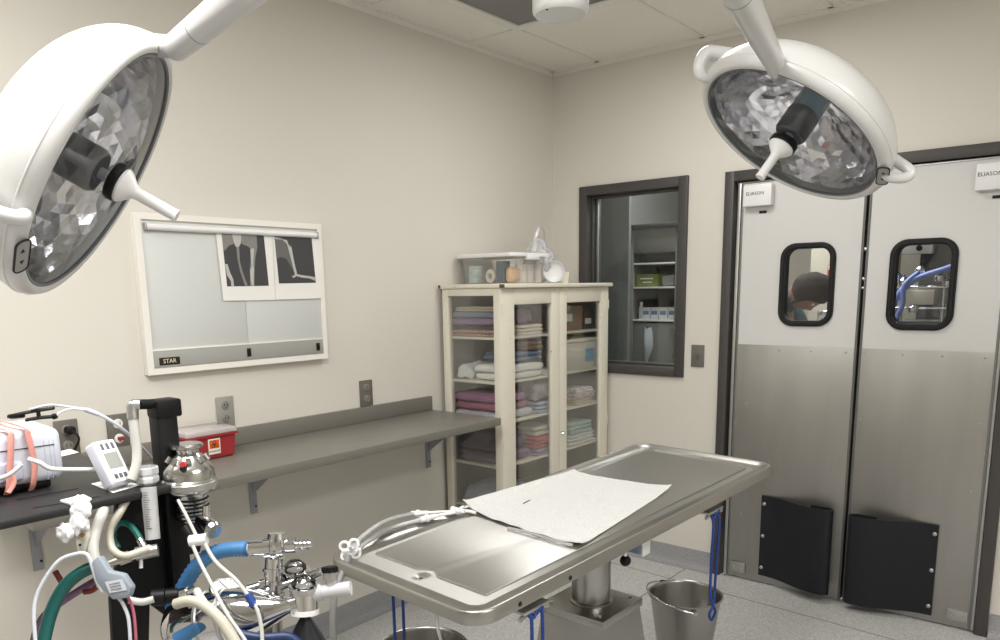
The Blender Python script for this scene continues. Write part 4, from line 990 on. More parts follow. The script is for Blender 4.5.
# graduated flow tube with a clear cup on top
FT = glassmat('flow_tube_clear', (.98, .98, .98), 1., haze=.5, hazecol=(.85, .85, .86))
fb_ = at(153, 539, D1); ft_ = at(148.5, 487, D1); 
MB().cone(fb_, ft_, .0115, .0125, 24).build('flow_tube', FT, an)
fm = MB(); dd = (ft_-fb_)
for i in range(16):
    c_ = fb_+dd*(.22+.045*i)-fwd*.0123; fm.tube([c_-RGT*.004, c_+RGT*(.003 if i % 4 else .006)], .00045, n=4)
fm.build('scale_marks', INK, an)
c0 = fb_+dd*.18; MB().cone(c0, c0+dd*.06, .0095, n=16).build('float', mat('float_grey', (96, 98, 110), .4), an)
CUPM = glassmat('cup_clear', (.99, .99, .99), 1., haze=.6, hazecol=(.86, .86, .88))
cpos = on(148, 484.5, 2, 1.2005)
tag(MB().lathe([(0, 0), (.013, 0), (.019, .006), (.0195, .014), (.0165, .017), (.0195, .020), (.0195, .030), (.016, .031), (.015, .006), (0, .004)], Matrix.Translation(cpos), 8, caps=False).build('medicine_cup', CUPM, smooth=20), 'small clear faceted cup at the right end of the black shelf', 'cup')
# --- chrome vaporizer right of the post
vz = at(190, 482, 1.33); VM = Matrix.Translation((vz.x, vz.y, vz.z)) @ Matrix.Scale(.9, 4)
SATIN = mat('satin_chrome', (184, 184, 180), .2, 1., bump=.05, scale=20)
v_ = MB().lathe([(0, .076), (.026, .076), (.030, .073), (.030, .069), (.022, .066), (.020, .058), (.026, .052), (.040, .034), (.046, .024), (.0465, .018), (.0465, .010)], VM, 44, caps=False).build('vaporizer_dome', SATIN, an)
for k_ in range(8):
    a = k_*math.pi/4+.3; MB().cone(vz+.9*Vector((.030*math.cos(a), .030*math.sin(a), .052)), vz+.9*Vector((.036*math.cos(a), .036*math.sin(a), .0415)), .0045, .0055, 10).build('cap_rib', CHROME, v_)
MB().lathe([(.047, .010), (.050, .006), (.050, -.010), (.046, -.016), (.034, -.020), (.030, -.026), (.030, -.070), (.026, -.076), (0, -.076)], VM, 44, caps=False).build('vaporizer_body', SATIN, an)
MB().lathe([(.0503, .004), (.0512, .003), (.0512, -.008), (.0503, -.009)], VM, 44, caps=False).build('dial_band', ALU, an)
kr = at(184, 464.5, 1.29); MB().cone(kr, kr-fwd*.008, .0055, .0045, 14).build('red_cap', mat('cap_red', (176, 44, 52), .4), an); MB().cone(kr-UPV*.007, kr-UPV*.007-fwd*.006, .005, n=14).build('port_black', INK, an)
for i in range(6):
    zz = -.030-.0075*i; MB().lathe([(.0302, zz), (.0325, zz-.0018), (.0302, zz-.0036)], VM, 32, caps=False).build('body_coil', CHROME if i % 2 else INK, an)
K((201, 520, 1.30), (213, 530, 1.27), .011, .015, CHROME, 'control_knob'); K((206, 506, 1.3), (206, 518, 1.3), .006, .006, CHROME, 'knob_stem'); K((213, 530, 1.27), (215, 531.6, 1.266), .015, .012, SATIN, 'knob_face')
K((190, 541, 1.26), (207, 539, 1.26), .0095, .0095, PLAST, 'white_connector')
T([(178, 500, 1.28), (186, 515, 1.27), (196, 535, 1.26)], .0028, MILKY, 'sample_line')
K((186, 528, 1.28), (194, 540, 1.27), .010, .008, BLACK, 'clamp_block')
# --- breathing circuit
BLUE = mat('blue_hose', (58, 112, 160), .45)
T([(172, 610, 1.30), (182, 590, 1.29), (196, 567, 1.28), (212, 554, 1.28), (230, 549.5, 1.28), (248, 549, 1.28)], .0125, BLUE, 'corrugated_hose', n=16, res=10, ridge=.08)
K((244, 549, 1.28), (250, 548.7, 1.28), .0085, .0085, PLAST, 'hose_cuff'); K((250, 548.7, 1.28), (266, 548, 1.28), .0135, .0150, CHROME, 'hose_connector')
va = MB(); 
MB().cone(at(266, 548, 1.28), at(284, 546, 1.28), .019, .019, 30).build('valve_body', CHROME, an)
MB().lathe([(.0185, 0), (.0215, .003), (.0215, .008), (.0185, .011)], basis((at(284, 546, 1.28)-at(266, 548, 1.28))).to_4x4() if False else (lambda m_, p_: (m_.to_4x4(), setattr(m_, 'resize', None)) if False else Matrix.Translation(p_) @ m_.to_4x4())(basis(at(284, 546, 1.28)-at(266, 548, 1.28)), at(272, 547.3, 1.28)), 30, caps=False).build('valve_flange', CHROME, an)
K((277, 533, 1.28), (277, 546, 1.28), .0150, .0185, CHROME, 'valve_bonnet')
K((284, 546, 1.28), (296, 545, 1.28), .0115, .0130, CHROME, 'outlet_neck'); K((296, 545, 1.28), (311, 544, 1.28), .0075, .0062, CHROME, 'outlet_nozzle')
for q in (299, 303, 307): K((q, 544.7, 1.28), (q+1.5, 544.5, 1.28), .0085, .0085, CHROME, 'nozzle_ring')
K((274, 558, 1.29), (272, 602, 1.29), .0150, .0165, CHROME, 'valve_riser')
for q in (568, 580, 592): K((273.5, q, 1.29), (273.3, q+3, 1.29), .0185, .0185, CHROME, 'riser_ring')
def dome_valve(px, py, d, r, parent=an):
    c_ = at(px, py, d); Mv = Matrix.Translation(c_)
    MB().lathe([(0, -r*1.1), (r*.9, -r*1.1), (r, -r*1.0), (r, -.004), (r*1.12, -.003), (r*1.12, .003), (r*.95, .004), (r*.8, .004), (r*.8, -.002), (0, -.002)], Mv, 40, caps=False).build('valve_seat', CHROME, parent)
    MB().lathe([(r*.86, .004), (r*.86, .010), (r*.74, r*.55), (r*.45, r*.85), (0, r*.95)], Mv, 36, caps=False).build('glass_dome', glassmat('dome_glass', (.94, .95, .95), 1.6) if 'dome_glass' not in MATS else MATS['dome_glass'], parent, smooth=80)
    MB().lathe([(0, 0), (r*.55, 0), (r*.6, .003), (0, .005)], Mv, 28, caps=False).build('valve_disc', ALU, parent)
dome_valve(295, 571, 1.32, .0225)
K((306, 578, 1.31), (322, 571, 1.31), .0095, .0090, CHROME, 'port_nozzle'); K((262, 592, 1.28), (300, 580, 1.30), .008, .008, CHROME, 'cross_tube')
dome_valve(304, 587, 1.25, .0225)
MB().cone(at(304, 588, 1.25), at(305, 611, 1.25), .0205, .0215, 36).build('valve_chamber', CHROME, an)
MB().cone(at(305, 609, 1.25), at(305, 614, 1.25), .0225, .0225, 36).build('chamber_collar', PLAST, an)
# milky t-piece with capped side port
MP = glassmat('milky_t_piece', (.95, .95, .95), 1., haze=.7, hazecol=(.66, .66, .69)); 
K((316, 593, 1.25), (351, 588, 1.25), .0112, .0118, MP, 't_piece'); K((314, 593.4, 1.25), (322, 592.2, 1.25), .0135, .0135, MP, 't_piece_cuff')
K((332, 590, 1.25), (330.5, 577, 1.25), .0085, .0085, MP, 't_piece_port'); K((330.8, 580, 1.25), (330, 572, 1.25), .0115, .0125, ALU, 'port_ring'); K((330, 572, 1.25), (329.6, 566.5, 1.25), .0125, .0115, BLACK, 'port_cap')
for k_ in range(9):
    a = k_*2*math.pi/9; o_ = RGT*math.cos(a)*.0118-fwd*math.sin(a)*.0118
    MB().cone(at(330, 572, 1.25)+o_, at(329.7, 567, 1.25)+o_, .0018, n=6).build('cap_rib', BLACK, an)
# black rebreathing bag
bgm = MB(); bb = bmesh.new(); bmesh.ops.create_uvsphere(bb, u_segments=40, v_segments=28, radius=1)
bt = at(305, 613, 1.25)
for v in bb.verts:
    z = v.co.z; wv = .052*(1-.62*max(0, z)**1.2); fold = 1+.07*math.sin(math.atan2(v.co.y, v.co.x)*5)*max(0, z+.2)
    v.co = Vector((bt.x+v.co.x*wv*fold, bt.y+v.co.y*wv*fold, bt.z-.115+z*.115))
bgm.add(bb); bgm.build('breathing_bag', RUBBER, an, smooth=80)
# big polished absorber body narrowing into the valve chamber
H0, H1 = at(186, 628, 1.29), at(300, 603, 1.25)
Mh = basis(H1-H0).to_4x4(); Mh.translation = H0; LH = (H1-H0).length
MB().lathe([(0, -.03), (.030, -.028), (.047, -.012), (.052, .008), (.052, LH*.42), (.048, LH*.52), (.036, LH*.66), (.022, LH*.80), (.014, LH*.9), (.0135, LH*.97)], Mh, 48, caps=False).build('absorber_body', CHROME, an, smooth=60)
for t_ in (.22, .40): MB().lathe([(.0518, LH*t_), (.0545, LH*t_+.002), (.0545, LH*t_+.006), (.0518, LH*t_+.008)], Mh, 48, caps=False).build('body_band', ALU, an)
K((293, 606, 1.245), (299, 604, 1.245), .017, .017, CHROME, 'union_nut')
gc = at(226, 589, 1.27); Mg = basis((UPV*.85-fwd*.45+RGT*.1)).to_4x4(); Mg.translation = gc
gg = MB().lathe([(0, -.006), (.024, -.006), (.0265, -.003), (.0265, .004), (.0245, .006), (.0235, .003), (0, .003)], Mg, 40, caps=False).build('pressure_gauge', CHROME, an)
MB().lathe([(0, .0034), (.0232, .0034), (.0232, .0038), (0, .0038)], Mg, 40, caps=False).build('gauge_face', PAPER, gg)
gk_ = MB()
for i in range(11):
    a = math.radians(-130+26*i); M2 = Mg @ Matrix.Rotation(a, 4, 'Z')
    gk_.box((-.0005, .017, .0039), (.0005, .0215, .0042), M=M2)
gk_.box((-.0007, -.004, .0042), (.0007, .018, .0047), M=Mg @ Matrix.Rotation(.5, 4, 'Z')); gk_.build('gauge_marks', INK, gg)
K((240, 598, 1.27), (270, 592, 1.28), .013, .013, CHROME, 'manifold'); K((248, 590, 1.275), (262, 586, 1.28), .010, .010, CHROME, 'relief_valve'); K((262, 586, 1.28), (268, 584.5, 1.28), .014, .014, CHROME, 'relief_knob')
K((276, 606, 1.30), (278, 700, 1.30), .010, .010, ALU, 'support_rod')
MB().cone(at(262, 625, 1.31), at(263, 700, 1.31), .026, .026, 30).build('absorbent_canister', mat('absorbent_tan', (150, 122, 84), .6), an)
K((196, 628, 1.22), (178, 640, 1.22), .010, .013, BLUE, 'blue_elbow')
T([(238, 634, 1.22), (262, 638, 1.22), (288, 637, 1.23), (300, 645, 1.23)], .008, mat('dark_blue_line', (24, 44, 84), .45), 'blue_line')
# lower black port and milky hoses in front
K((160, 597, 1.24), (178, 595, 1.25), .012, .012, BLACK, 'lower_port'); K((178, 595, 1.25), (188, 592, 1.25), .0095, .0085, CHROME, 'port_barb'); K((188, 592, 1.25), (196, 589, 1.25), .006, .006, CHROME, 'barb_tip')
K((152, 598, 1.23), (165, 597, 1.235), .0135, .0135, BLACK, 'port_knob')
T([(176, 604, 1.2), (190, 601, 1.19), (205, 606, 1.18), (222, 622, 1.17), (240, 650, 1.16)], .0085, BEIGE, 'wide_hose')
T([(197, 591, 1.22), (202, 600, 1.2), (212, 613, 1.19), (230, 634, 1.18), (246, 655, 1.17)], .0065, MILKY, 'front_hose')
T([(193, 546, 1.25), (200, 562, 1.24), (212, 585, 1.22), (226, 612, 1.2), (246, 642, 1.18), (252, 660, 1.17)], .0030, MILKY, 'thin_line')
T([(205, 544, 1.25), (216, 562, 1.24), (236, 580, 1.23), (250, 598, 1.22), (258, 612, 1.215), (262, 634, 1.21), (262, 660, 1.2)], .0032, MILKY, 'thin_line')
K((248, 594, 1.221), (254, 606, 1.219), .0068, .0060, mat('clip_blue', (34, 62, 132), .45), 'line_clip')
# fittings under the shelf
BRASS = mat('pale_fitting', (196, 192, 178), .3, .8)
K((104, 565, 1.2), (122, 559, 1.21), .0058, .0072, BRASS, 'inlet_barb'); K((119, 560, 1.21), (130, 556, 1.22), .0095, .0095, BRASS, 'hex_nut', n=6); K((130, 556, 1.22), (140, 553, 1.225), .0085, .0085, CHROME, 'coupling')
K((136, 554, 1.225), (158, 550, 1.235), .0110, .0100, ALU, 'valve_block'); K((141, 556, 1.225), (141, 568, 1.225), .0022, .003, PLAST, 'bleed_pin'); K((147, 552, 1.23), (140, 540, 1.24), .0055, .0055, CHROME, 'branch')
T([(118, 548, 1.24), (112, 535, 1.25), (118, 524, 1.26), (128, 524, 1.26), (136, 532, 1.25), (141, 541, 1.24)], .0050, mat('green_line', (22, 92, 82), .4), 'green_line')
T([(128, 498, 1.25), (120, 512, 1.23), (110, 530, 1.22), (112, 548, 1.21), (124, 556, 1.205), (142, 551, 1.22), (150, 548, 1.23)], .0062, BEIGE, 'looped_hose')
T([(106, 502, 1.24), (102, 514, 1.2), (96, 530, 1.19), (93, 548, 1.18), (97, 568, 1.175), (103, 586, 1.175)], .0085, MILKY, 'downward_hose')
T([(129, 600, 1.21), (142, 602, 1.215), (154, 599, 1.22)], .0058, MILKY, 'port_hose')
HOSEG = mat('green_hose', (14, 84, 80), .38)
T([(104, 566, 1.2), (86, 570, 1.19), (66, 585, 1.18), (52, 610, 1.17), (44, 640, 1.16), (40, 670, 1.15)], .0098, HOSEG, 'green_hose')
T([(100, 578, 1.24), (80, 590, 1.23), (56, 606, 1.22), (40, 622, 1.21), (32, 650, 1.2)], .006, mat('mauve_hose', (112, 84, 112), .45), 'mauve_hose')
REDT = mat('red_rubber', (112, 34, 30), .5)
T([(55, 571, 1.22), (61, 581, 1.22), (67, 590, 1.22)], .0045, REDT, 'red_tube'); T([(84, 592, 1.22), (93, 590, 1.22), (100, 582, 1.22)], .0045, REDT, 'red_tube')
# grey sensor adaptor with leads
ad = thing('sensor_adaptor', at(114, 600, 1.15), 'pale grey sensor adaptor with white and pink leads below the shelf', 'sensor')
GADP = mat('adaptor_grey', (138, 146, 156), .4)
MB().prism([at(x, y, 1.15) for x, y in ((91, 562), (98, 556), (108, 572), (122, 575), (131, 588), (128, 598), (112, 600), (104, 592), (95, 580))], fwd*.018, .003).build('adaptor_body', GADP, ad)
lb_ = MB().prism([at(x, y, 1.1495) for x, y in ((105, 582), (122, 579), (127, 590), (110, 593))], fwd*-.0008).build('adaptor_label', mat('label_grey', (196, 200, 210), .5), ad)
for i in range(3): MB().tube([at(109+i*.8, 584.5+i*2.8, 1.148), at(120+i*.8, 582.5+i*2.8, 1.148)], .0004, n=4).build('label_line', INK, lb_)
T([(118, 597, 1.16), (124, 606, 1.16), (129, 622, 1.16), (131, 660, 1.16)], .0026, WCAB, 'white_lead', ad); T([(126, 594, 1.165), (132, 606, 1.165), (135, 624, 1.165), (137, 660, 1.165)], .0022, mat('pink_lead', (178, 92, 112), .45), 'pink_lead', ad)
T([(103, 592, 1.155), (96, 578, 1.155), (91, 562, 1.155), (86, 554, 1.155), (76, 554, 1.155), (60, 560, 1.15), (46, 577, 1.145), (36, 598, 1.14), (34, 620, 1.135), (37, 660, 1.13)], .0029, WCAB, 'sensor_cable', ad)
# white gauze and clip hanging over the shelf edge
gz = thing('hanging_gauze', at(75, 520, 1.17), 'white crumpled gauze hanging over the front edge of the black shelf', 'gauze')
GZ = mat('gauze_cloth', (228, 228, 232), .9, bump=.4, scale=120)
def rag(center, sx_, sy_, sz_, seed, name):
    bb = bmesh.new(); bmesh.ops.create_icosphere(bb, subdivisions=4, radius=1); c_ = at(*center)
    for v in bb.verts:
        n_ = noise.noise(v.co*1.6+Vector((seed, 0, 0)))*.45+noise.noise(Vector((v.co.x*5, v.co.y*5, v.co.z*1.5))+Vector((0, seed, 0)))*.14
        q = v.co*(1+n_); v.co = c_+RGT*q.x*sx_+UPV*q.z*sz_+fwd*q.y*sy_
    mb = MB(); mb.add(bb); return mb.build(name, GZ, gz, smooth=80)
rag((80, 508, 1.17), .016, .007, .016, 1.2, 'draped_end'); rag((77, 521, 1.168), .009, .007, .019, 4.1, 'twist'); rag((65, 532, 1.165), .0125, .008, .013, 7.7, 'loose_end'); rag((83, 523, 1.17), .008, .007, .014, 9.3, 'tuft')
tt_ = [on(64, 502, 2, 1.2005), on(90, 497.5, 2, 1.2005), on(82, 503, 2, 1.2005), on(70, 505, 2, 1.2005)]
MB().prism([on(x, y, 2, 1.2006) for x, y in ((60, 502.5), (84, 496.5), (92, 500.5), (89, 502.5), (70, 505.5))], (0, 0, .004), .001).build('laid_end', GZ, gz)
cl = MB().prism([at(x, y, 1.17) for x, y in ((77, 528), (86, 525), (89, 538), (85, 553), (77, 553), (75, 540))], fwd*.012, .002).build('plastic_clip', mat('clip_beige', (190, 188, 176), .5), gz)
MB().cone(at(82, 535, 1.168), at(82, 535, 1.164), .0036, n=14).build('clip_hole', mat('clip_brass', (110, 96, 54), .4, .7), cl); MB().cone(at(80, 545, 1.168), at(80, 545, 1.165), .0022, n=12).build('clip_rivet', INK, cl)
# ================================================================ THINGS ON THE BLACK SHELF
SZ = 1.2005
mo = thing('patient_monitor', (1.21, -3.36, SZ), 'white patient monitor strapped with a pink rubber tourniquet', 'monitor')
MM = Matrix.Translation((1.305, -3.234, SZ+.012)) @ Matrix.Rotation(math.radians(-4), 4, 'Z')
MB().box((-.15, -.30, 0), (0, 0, .088), .014, 4, M=MM).build('casing', BPLAST, mo)
MB().box((-.145, -.295, .060), (.0008, -.012, .0615), .0004, M=MM).build('casing_seam', INK, mo)
MB().box((-.12, -.29, .088), (-.02, -.03, .0885), M=MM).build('top_inset', PLAST, mo)
MB().box((-.004, -.28, .01), (.006, -.062, .042), .004, 3, M=MM).build('front_recess', mat('casing_grey', (186, 190, 206), .4), mo)
MB().box((-.13, -.27, -.0115), (-.012, -.02, 0), .003, M=MM).build('rubber_base', BLACK, mo)
for yy in (-.028, -.020, -.014): MB().box((-.13, yy, .004), (.0004, yy+.001, .07), M=MM).build('groove', mat('casing_grey', (186, 190, 206), .4), mo)
tq = MB(); PK = mat('pink_rubber', (228, 156, 146), .5)
def strap(y0, y1, x0=.004):
    q = [(x0-.155, y0, .02), (x0-.155, y0, .085), (x0-.14, y0, .094), (x0-.07, (y0+y1)/2-.005, .097), (x0-.008, y1, .092), (x0+.004, y1, .080), (x0+.006, (y0+y1)/2+.008, .035), (x0+.006, (y0+y1)/2+.003, .004), (x0+.0, (y0+y1)/2, -.008)]
    tq.tube([MM @ Vector(p) for p in q], .0055, n=10, flat=.3)
strap(-.105, -.075); strap(-.06, -.050)
tq.tube([MM @ Vector(p) for p in ((-.03, -.20, .093), (-.015, -.15, .095), (-.008, -.11, .094), (.002, -.09, .086))], .0055, n=10, flat=.35)
tq.tube([MM @ Vector(p) for p in ((.007, -.085, .03), (.010, -.08, .012), (.011, -.09, -.004))], .0055, n=10, flat=.4)
o = tq.build('tourniquet', PK, smooth=80); tag(o, 'pink rubber tourniquet wrapped around the white monitor', 'tourniquet')
# black sensor clip on top with white twin cable
sc_ = thing('sensor_clip', at(30, 412, 1.22), 'black plastic sensor clip lying on top of the white monitor', 'clip')
for a, c, r in (((8, 416.5, 1.22), (54, 408, 1.22), .0035), ((26, 420, 1.22), (55, 416.5, 1.22), .0035)):
    MB().tube([at(*a), at((a[0]+c[0])/2, (a[1]+c[1])/2-.6, 1.22), at(*c)], r, n=8, flat=.7).build('jaw', BLACK, sc_)
MB().box((-.011, -.004, -.006), (.011, .004, .006), .003, M=frame_m(at(17, 416, 1.222), RGT, UPV) @ Matrix.Rotation(.12, 4, 'Z')).build('hinge', BLACK, sc_)
K((38, 409.5, 1.22), (39, 418.5, 1.22), .003, .003, BLACK, 'spring_post', sc_); K((48, 405.5, 1.22), (48.5, 408, 1.22), .0018, .0018, ALU, 'pin', sc_)
K((53, 416.6, 1.22), (56.5, 416, 1.22), .0048, .0042, BLACK, 'jaw_tip', sc_)
T([(30, 409.5, 1.218), (44, 406, 1.22), (52, 405, 1.225), (66, 406.5, 1.24), (84, 409, 1.26), (90, 410.5, 1.26)], .0019, WCAB, 'cable', sc_)
T([(56, 415.5, 1.222), (62, 411.5, 1.23), (72, 409, 1.245), (86, 410, 1.26)], .0019, WCAB, 'cable', sc_)
K((86, 409.8, 1.26), (99, 414.5, 1.265), .0042, .0036, mat('cable_joint', (186, 190, 204), .4), 'cable_joint', sc_)
T([(98, 414, 1.265), (112, 421.5, 1.28), (126, 432, 1.30), (138, 443, 1.33), (151, 458, 1.36)], .0028, WCAB, 'cable', sc_)
T([(-30, 489, 1.17), (0, 478.5, 1.18), (12, 473, 1.185), (22, 464, 1.19)], .0034, PLAST, 'monitor_cable', mo)
T([(28, 459, 1.2), (40, 463, 1.205), (50, 468.5, 1.215), (70, 469.5, 1.24), (90, 469.5, 1.262), (104, 469, 1.27)], .0036, PLAST, 'monitor_lead', mo)
# tilted display on a card
dp = thing('temperature_display', on(118, 484, 2, SZ), 'small tilted white display unit with three slots, right of the monitor', 'display')
Lx = (UPV*.9-RGT*.46-fwd*(-.05)).normalized(); Nn = (RGT*.80+UPV*.42-fwd*.40); Nn = (Nn-Lx*Nn.dot(Lx)).normalized(); Wd = Lx.cross(Nn).normalized()
Md = Matrix((Wd, Lx, Nn)).transposed().to_4x4(); Md.translation = at(113.5, 461.5, 1.262)
MB().box((-.021, -.040, -.024), (.021, .040, 0), .004, 3, M=Md).build('casing', BPLAST, dp)
MB().box((-.018, -.036, 0), (.018, .037, .0015), .0008, M=Md).build('face', PLAST, dp)
for x in (-.012, -.002, .008): MB().box((x, .022, .0015), (x+.005, .033, .002), M=Md).build('slot', mat('slot_grey', (96, 96, 108), .5), dp)
MB().box((-.013, -.012, .0015), (.013, .016, .002), M=Md).build('lcd_screen', mat('lcd_grey', (150, 154, 148), .3), dp)
for i in range(3): MB().box((-.012+.009*i, -.030, .0015), (-.006+.009*i, -.022, .0025), .0005, M=Md).build('button', mat('button_dark', (84, 84, 92), .5), dp)
MB().prism([at(x, y, 1.275) for x, y in ((99, 459), (103, 458), (109, 481), (105, 482))], fwd*.004).build('prop_leg', BPLAST, dp)
def card(pts, label):
    return tag(MB().prism([on(x, y, 2, SZ) for x, y in pts], (0, 0, .0006)).build('paper_note', PAPER, smooth=None), label, 'paper')
card([(91, 484), (111, 479.5), (142, 485), (113, 493)], 'white paper card under the small tilted display')
card([(58, 452), (70, 449), (79, 452.5), (62, 456.5)], 'white paper slip behind the right end of the monitor')
# ================================================================ BEYOND THE WINDOW
vc = thing('supply_cabinet', (.13, 1.15, 0), 'tall grey open shelf cabinet seen through the window', 'cabinet')
VG = mat('far_cabinet_grey', (112, 112, 108), .5)
b = MB(); b.box((-.1, 1.0, 0), (-.04, 1.4, 1.93), .003); b.box((.275, 1.0, 0), (.325, 1.4, 1.86), .003); b.box((-.04, 1.38, 0), (.275, 1.4, 1.9)); b.box((-.04, 1.0, 1.74), (.275, 1.4, 1.90), .003); b.box((-.04, 1.01, 0), (.275, 1.03, 1.27), .003)
b.build('carcass', VG, vc)
for z in (1.675, 1.515, 1.293): MB().box((-.039, 1.005, z-.012), (.274, 1.378, z), .001).build('shelf', PLAST, vc)
MB().box((-.12, .98, 1.90), (.345, 1.42, 1.93), .003).build('top_panel', mat('dark_trim', (54, 52, 52), .5), vc)
GW = 'supplies in the cabinet beyond the window'
kb = thing('wire_basket', (.12, 1.14, 1.6755), 'dark basket with clear packets on the upper shelf beyond the window', 'basket', GW)
DB = mat('basket_dark', (52, 48, 46), .6)
tapered((-.015, 1.03, 1.6755), (.262, 1.25, 1.735), .85, .004, DB, 'basket_body', kb)
pk = MB()
for i in range(4):
    MB().soft((-.0+.058*i, 1.05, 1.706+.008*(i % 2)), (.055+.058*i, 1.16, 1.765+.014*(i % 3)), .01, .012, 25, (6, 6, 3), i*3).build('packet', mat('packet_white', (196, 198, 204), .3), kb, smooth=80)
gb = thing('glove_box', (.05, 1.12, 1.5155), 'green carton on the middle shelf beyond the window', 'box', GW)
MB().box((-.03, 1.03, 1.5155), (.135, 1.18, 1.60), .003).build('carton', mat('carton_green', (120, 134, 62), .6), gb); MB().box((.0, 1.0285, 1.565), (.1, 1.0298, 1.575)).build('print_line', PAPER, gb); MB().box((.02, 1.0285, 1.542), (.09, 1.0298, 1.550)).build('print_line', PAPER, gb)
tag(MB().soft((.15, 1.04, 1.5155), (.25, 1.16, 1.59), .02, .012, 20, (7, 7, 4), 4).build('clear_packet', CLR), 'clear packet right of the green carton beyond the window', 'packet', GW)
for i, x in enumerate((.015, .08, .145, .21)):
    t = thing('supply_carton', (x+.028, 1.1, 1.2935), ('white carton on the lower shelf beyond the window, next to the bottle', 'second white carton from the bottle beyond the window', 'third white carton from the bottle beyond the window', 'white carton at the right end of the lower shelf beyond the window')[i], 'box', GW)
    MB().box((x, 1.04, 1.2935), (x+.057, 1.16, 1.375), .002).build('carton', PLAST, t); MB().box((x+.006, 1.0385, 1.325), (x+.05, 1.0399, 1.352)).build('blue_print', mat('print_blue_dark', (120, 140, 176), .6), t)
bo = thing('spray_bottle', (-.015, 1.08, 1.2935), 'white slim bottle at the left end of the lower shelf beyond the window', 'bottle', GW)
MB().lathe([(0, 0), (.017, 0), (.018, .004), (.018, .075), (.010, .092), (.010, .1), (0, .1)], Matrix.Translation((-.015, 1.08, 1.2935)), 24, caps=False).build('bottle_body', PLAST, bo)
MB().lathe([(0, .1), (.011, .1), (.011, .118), (0, .118)], Matrix.Translation((-.015, 1.08, 1.2935)), 20, caps=False).build('cap', PAPER, bo)
ha = thing('wall_hook_towel', (.12, .985, .85), 'pale cloth strip hanging on the cabinet front beyond the window', 'cloth')
b = MB(); b.tube([(.09, .99, 1.24), (.10, .98, 1.1), (.085, .98, .98), (.12, .98, .86)], lambda t: .022+.012*math.sin(t*7), n=12, flat=.35); b.build('cloth_strip', mat('cloth_strip', (150, 156, 160), .8), ha, smooth=80)
MB().cone((.09, 1.0, 1.24), (.09, .975, 1.24), .006, n=10).build('hook', CHROME, ha)
# bright strip of the next room at the window's right edge
eq = thing('monitor_stand', (.44, .86, 0), 'chrome equipment stand seen at the right edge of the window', 'stand')
MB().cone((.44, .86, 0), (.44, .86, 1.35), .012, n=16).build('pole', CHROME, eq); MB().lathe([(0, 0), (.16, 0), (.16, .02), (.05, .05), (0, .05)], Matrix.Translation((.44, .86, 0)), 24, caps=False).build('base', CHROME, eq)
for z in (.92, 1.06, 1.22): MB().box((.375, .79, z), (.53, .93, z+.04), .006).build('tray', ALU, eq)
# ================================================================ BEYOND THE DOORS: person
def skin_fig(name, chains, material, parent, sub=2):
    """chains: lists of (point, radius); first chain's first point is the root; later chains start with an index into known points"""
    me = bpy.data.meshes.new(name); vs, es, rs = [], [], []; idx = {}
    def vid(key, p, r):
        if key in idx: return idx[key]
        idx[key] = len(vs); vs.append(p); rs.append(r); return idx[key]
    for ch in chains:
        prev = None
        for key, p, r in ch:
            i = vid(key, p, r)
            if prev is not None and prev != i: es.append((prev, i))
            prev = i
    me.from_pydata(vs, es, []); o = bpy.data.objects.new(name, me); COL.objects.link(o)
    o.modifiers.new('skin', 'SKIN'); 
    sv = me.skin_vertices[0].data
    for i, r in enumerate(rs): sv[i].radius = (r, r) if not isinstance(r, tuple) else r
    sv[0].use_root = True
    s = o.modifiers.new('sub', 'SUBSURF'); s.levels = sub; s.render_levels = sub
    bpy.context.view_layer.update()
    m2 = bpy.data.meshes.new_from_object(o.evaluated_get(bpy.context.evaluated_depsgraph_get())); bpy.data.objects.remove(o)
    o2 = bpy.data.objects.new(name, m2); COL.objects.link(o2); m2.materials.clear(); m2.materials.append(material)
    for p in m2.polygons: p.use_smooth = True
    if parent: m2.transform(worldm(parent).inverted()); o2.parent = parent
    return o2
ps = thing('person', (.93, .85, 0), 'person in teal scrubs with dark hair bending forward, seen through the left door window', 'person')
SKIN = mat('skin', (150, 106, 86), .5); SCRUB = mat('teal_scrubs', (34, 66, 72), .85, bump=.3, scale=40); HAIR = mat('dark_hair', (36, 28, 27), .9, bump=.6, scale=70, stretch=(1, 1, .2)); SHOE = mat('shoe_white', (200, 200, 200), .5)
Yp = .85
J = dict(pel=(.86, Yp, .96), spine=(.92, Yp, 1.14), chest=(.98, Yp, 1.35), neck=(1.10, Yp, 1.44), head=(1.16, Yp, 1.465))
sh = {s: (1.01, Yp+s*.17, 1.39) for s in (-1, 1)}; elb = {s: (1.17, Yp+s*.23, 1.12) for s in (-1, 1)}; wr = {s: (1.38, Yp+s*.14, 1.10) for s in (-1, 1)}
ch = [[('pel', J['pel'], .13), ('spine', J['spine'], .125), ('chest', J['chest'], .135), ('neck', J['neck'], .058)]]
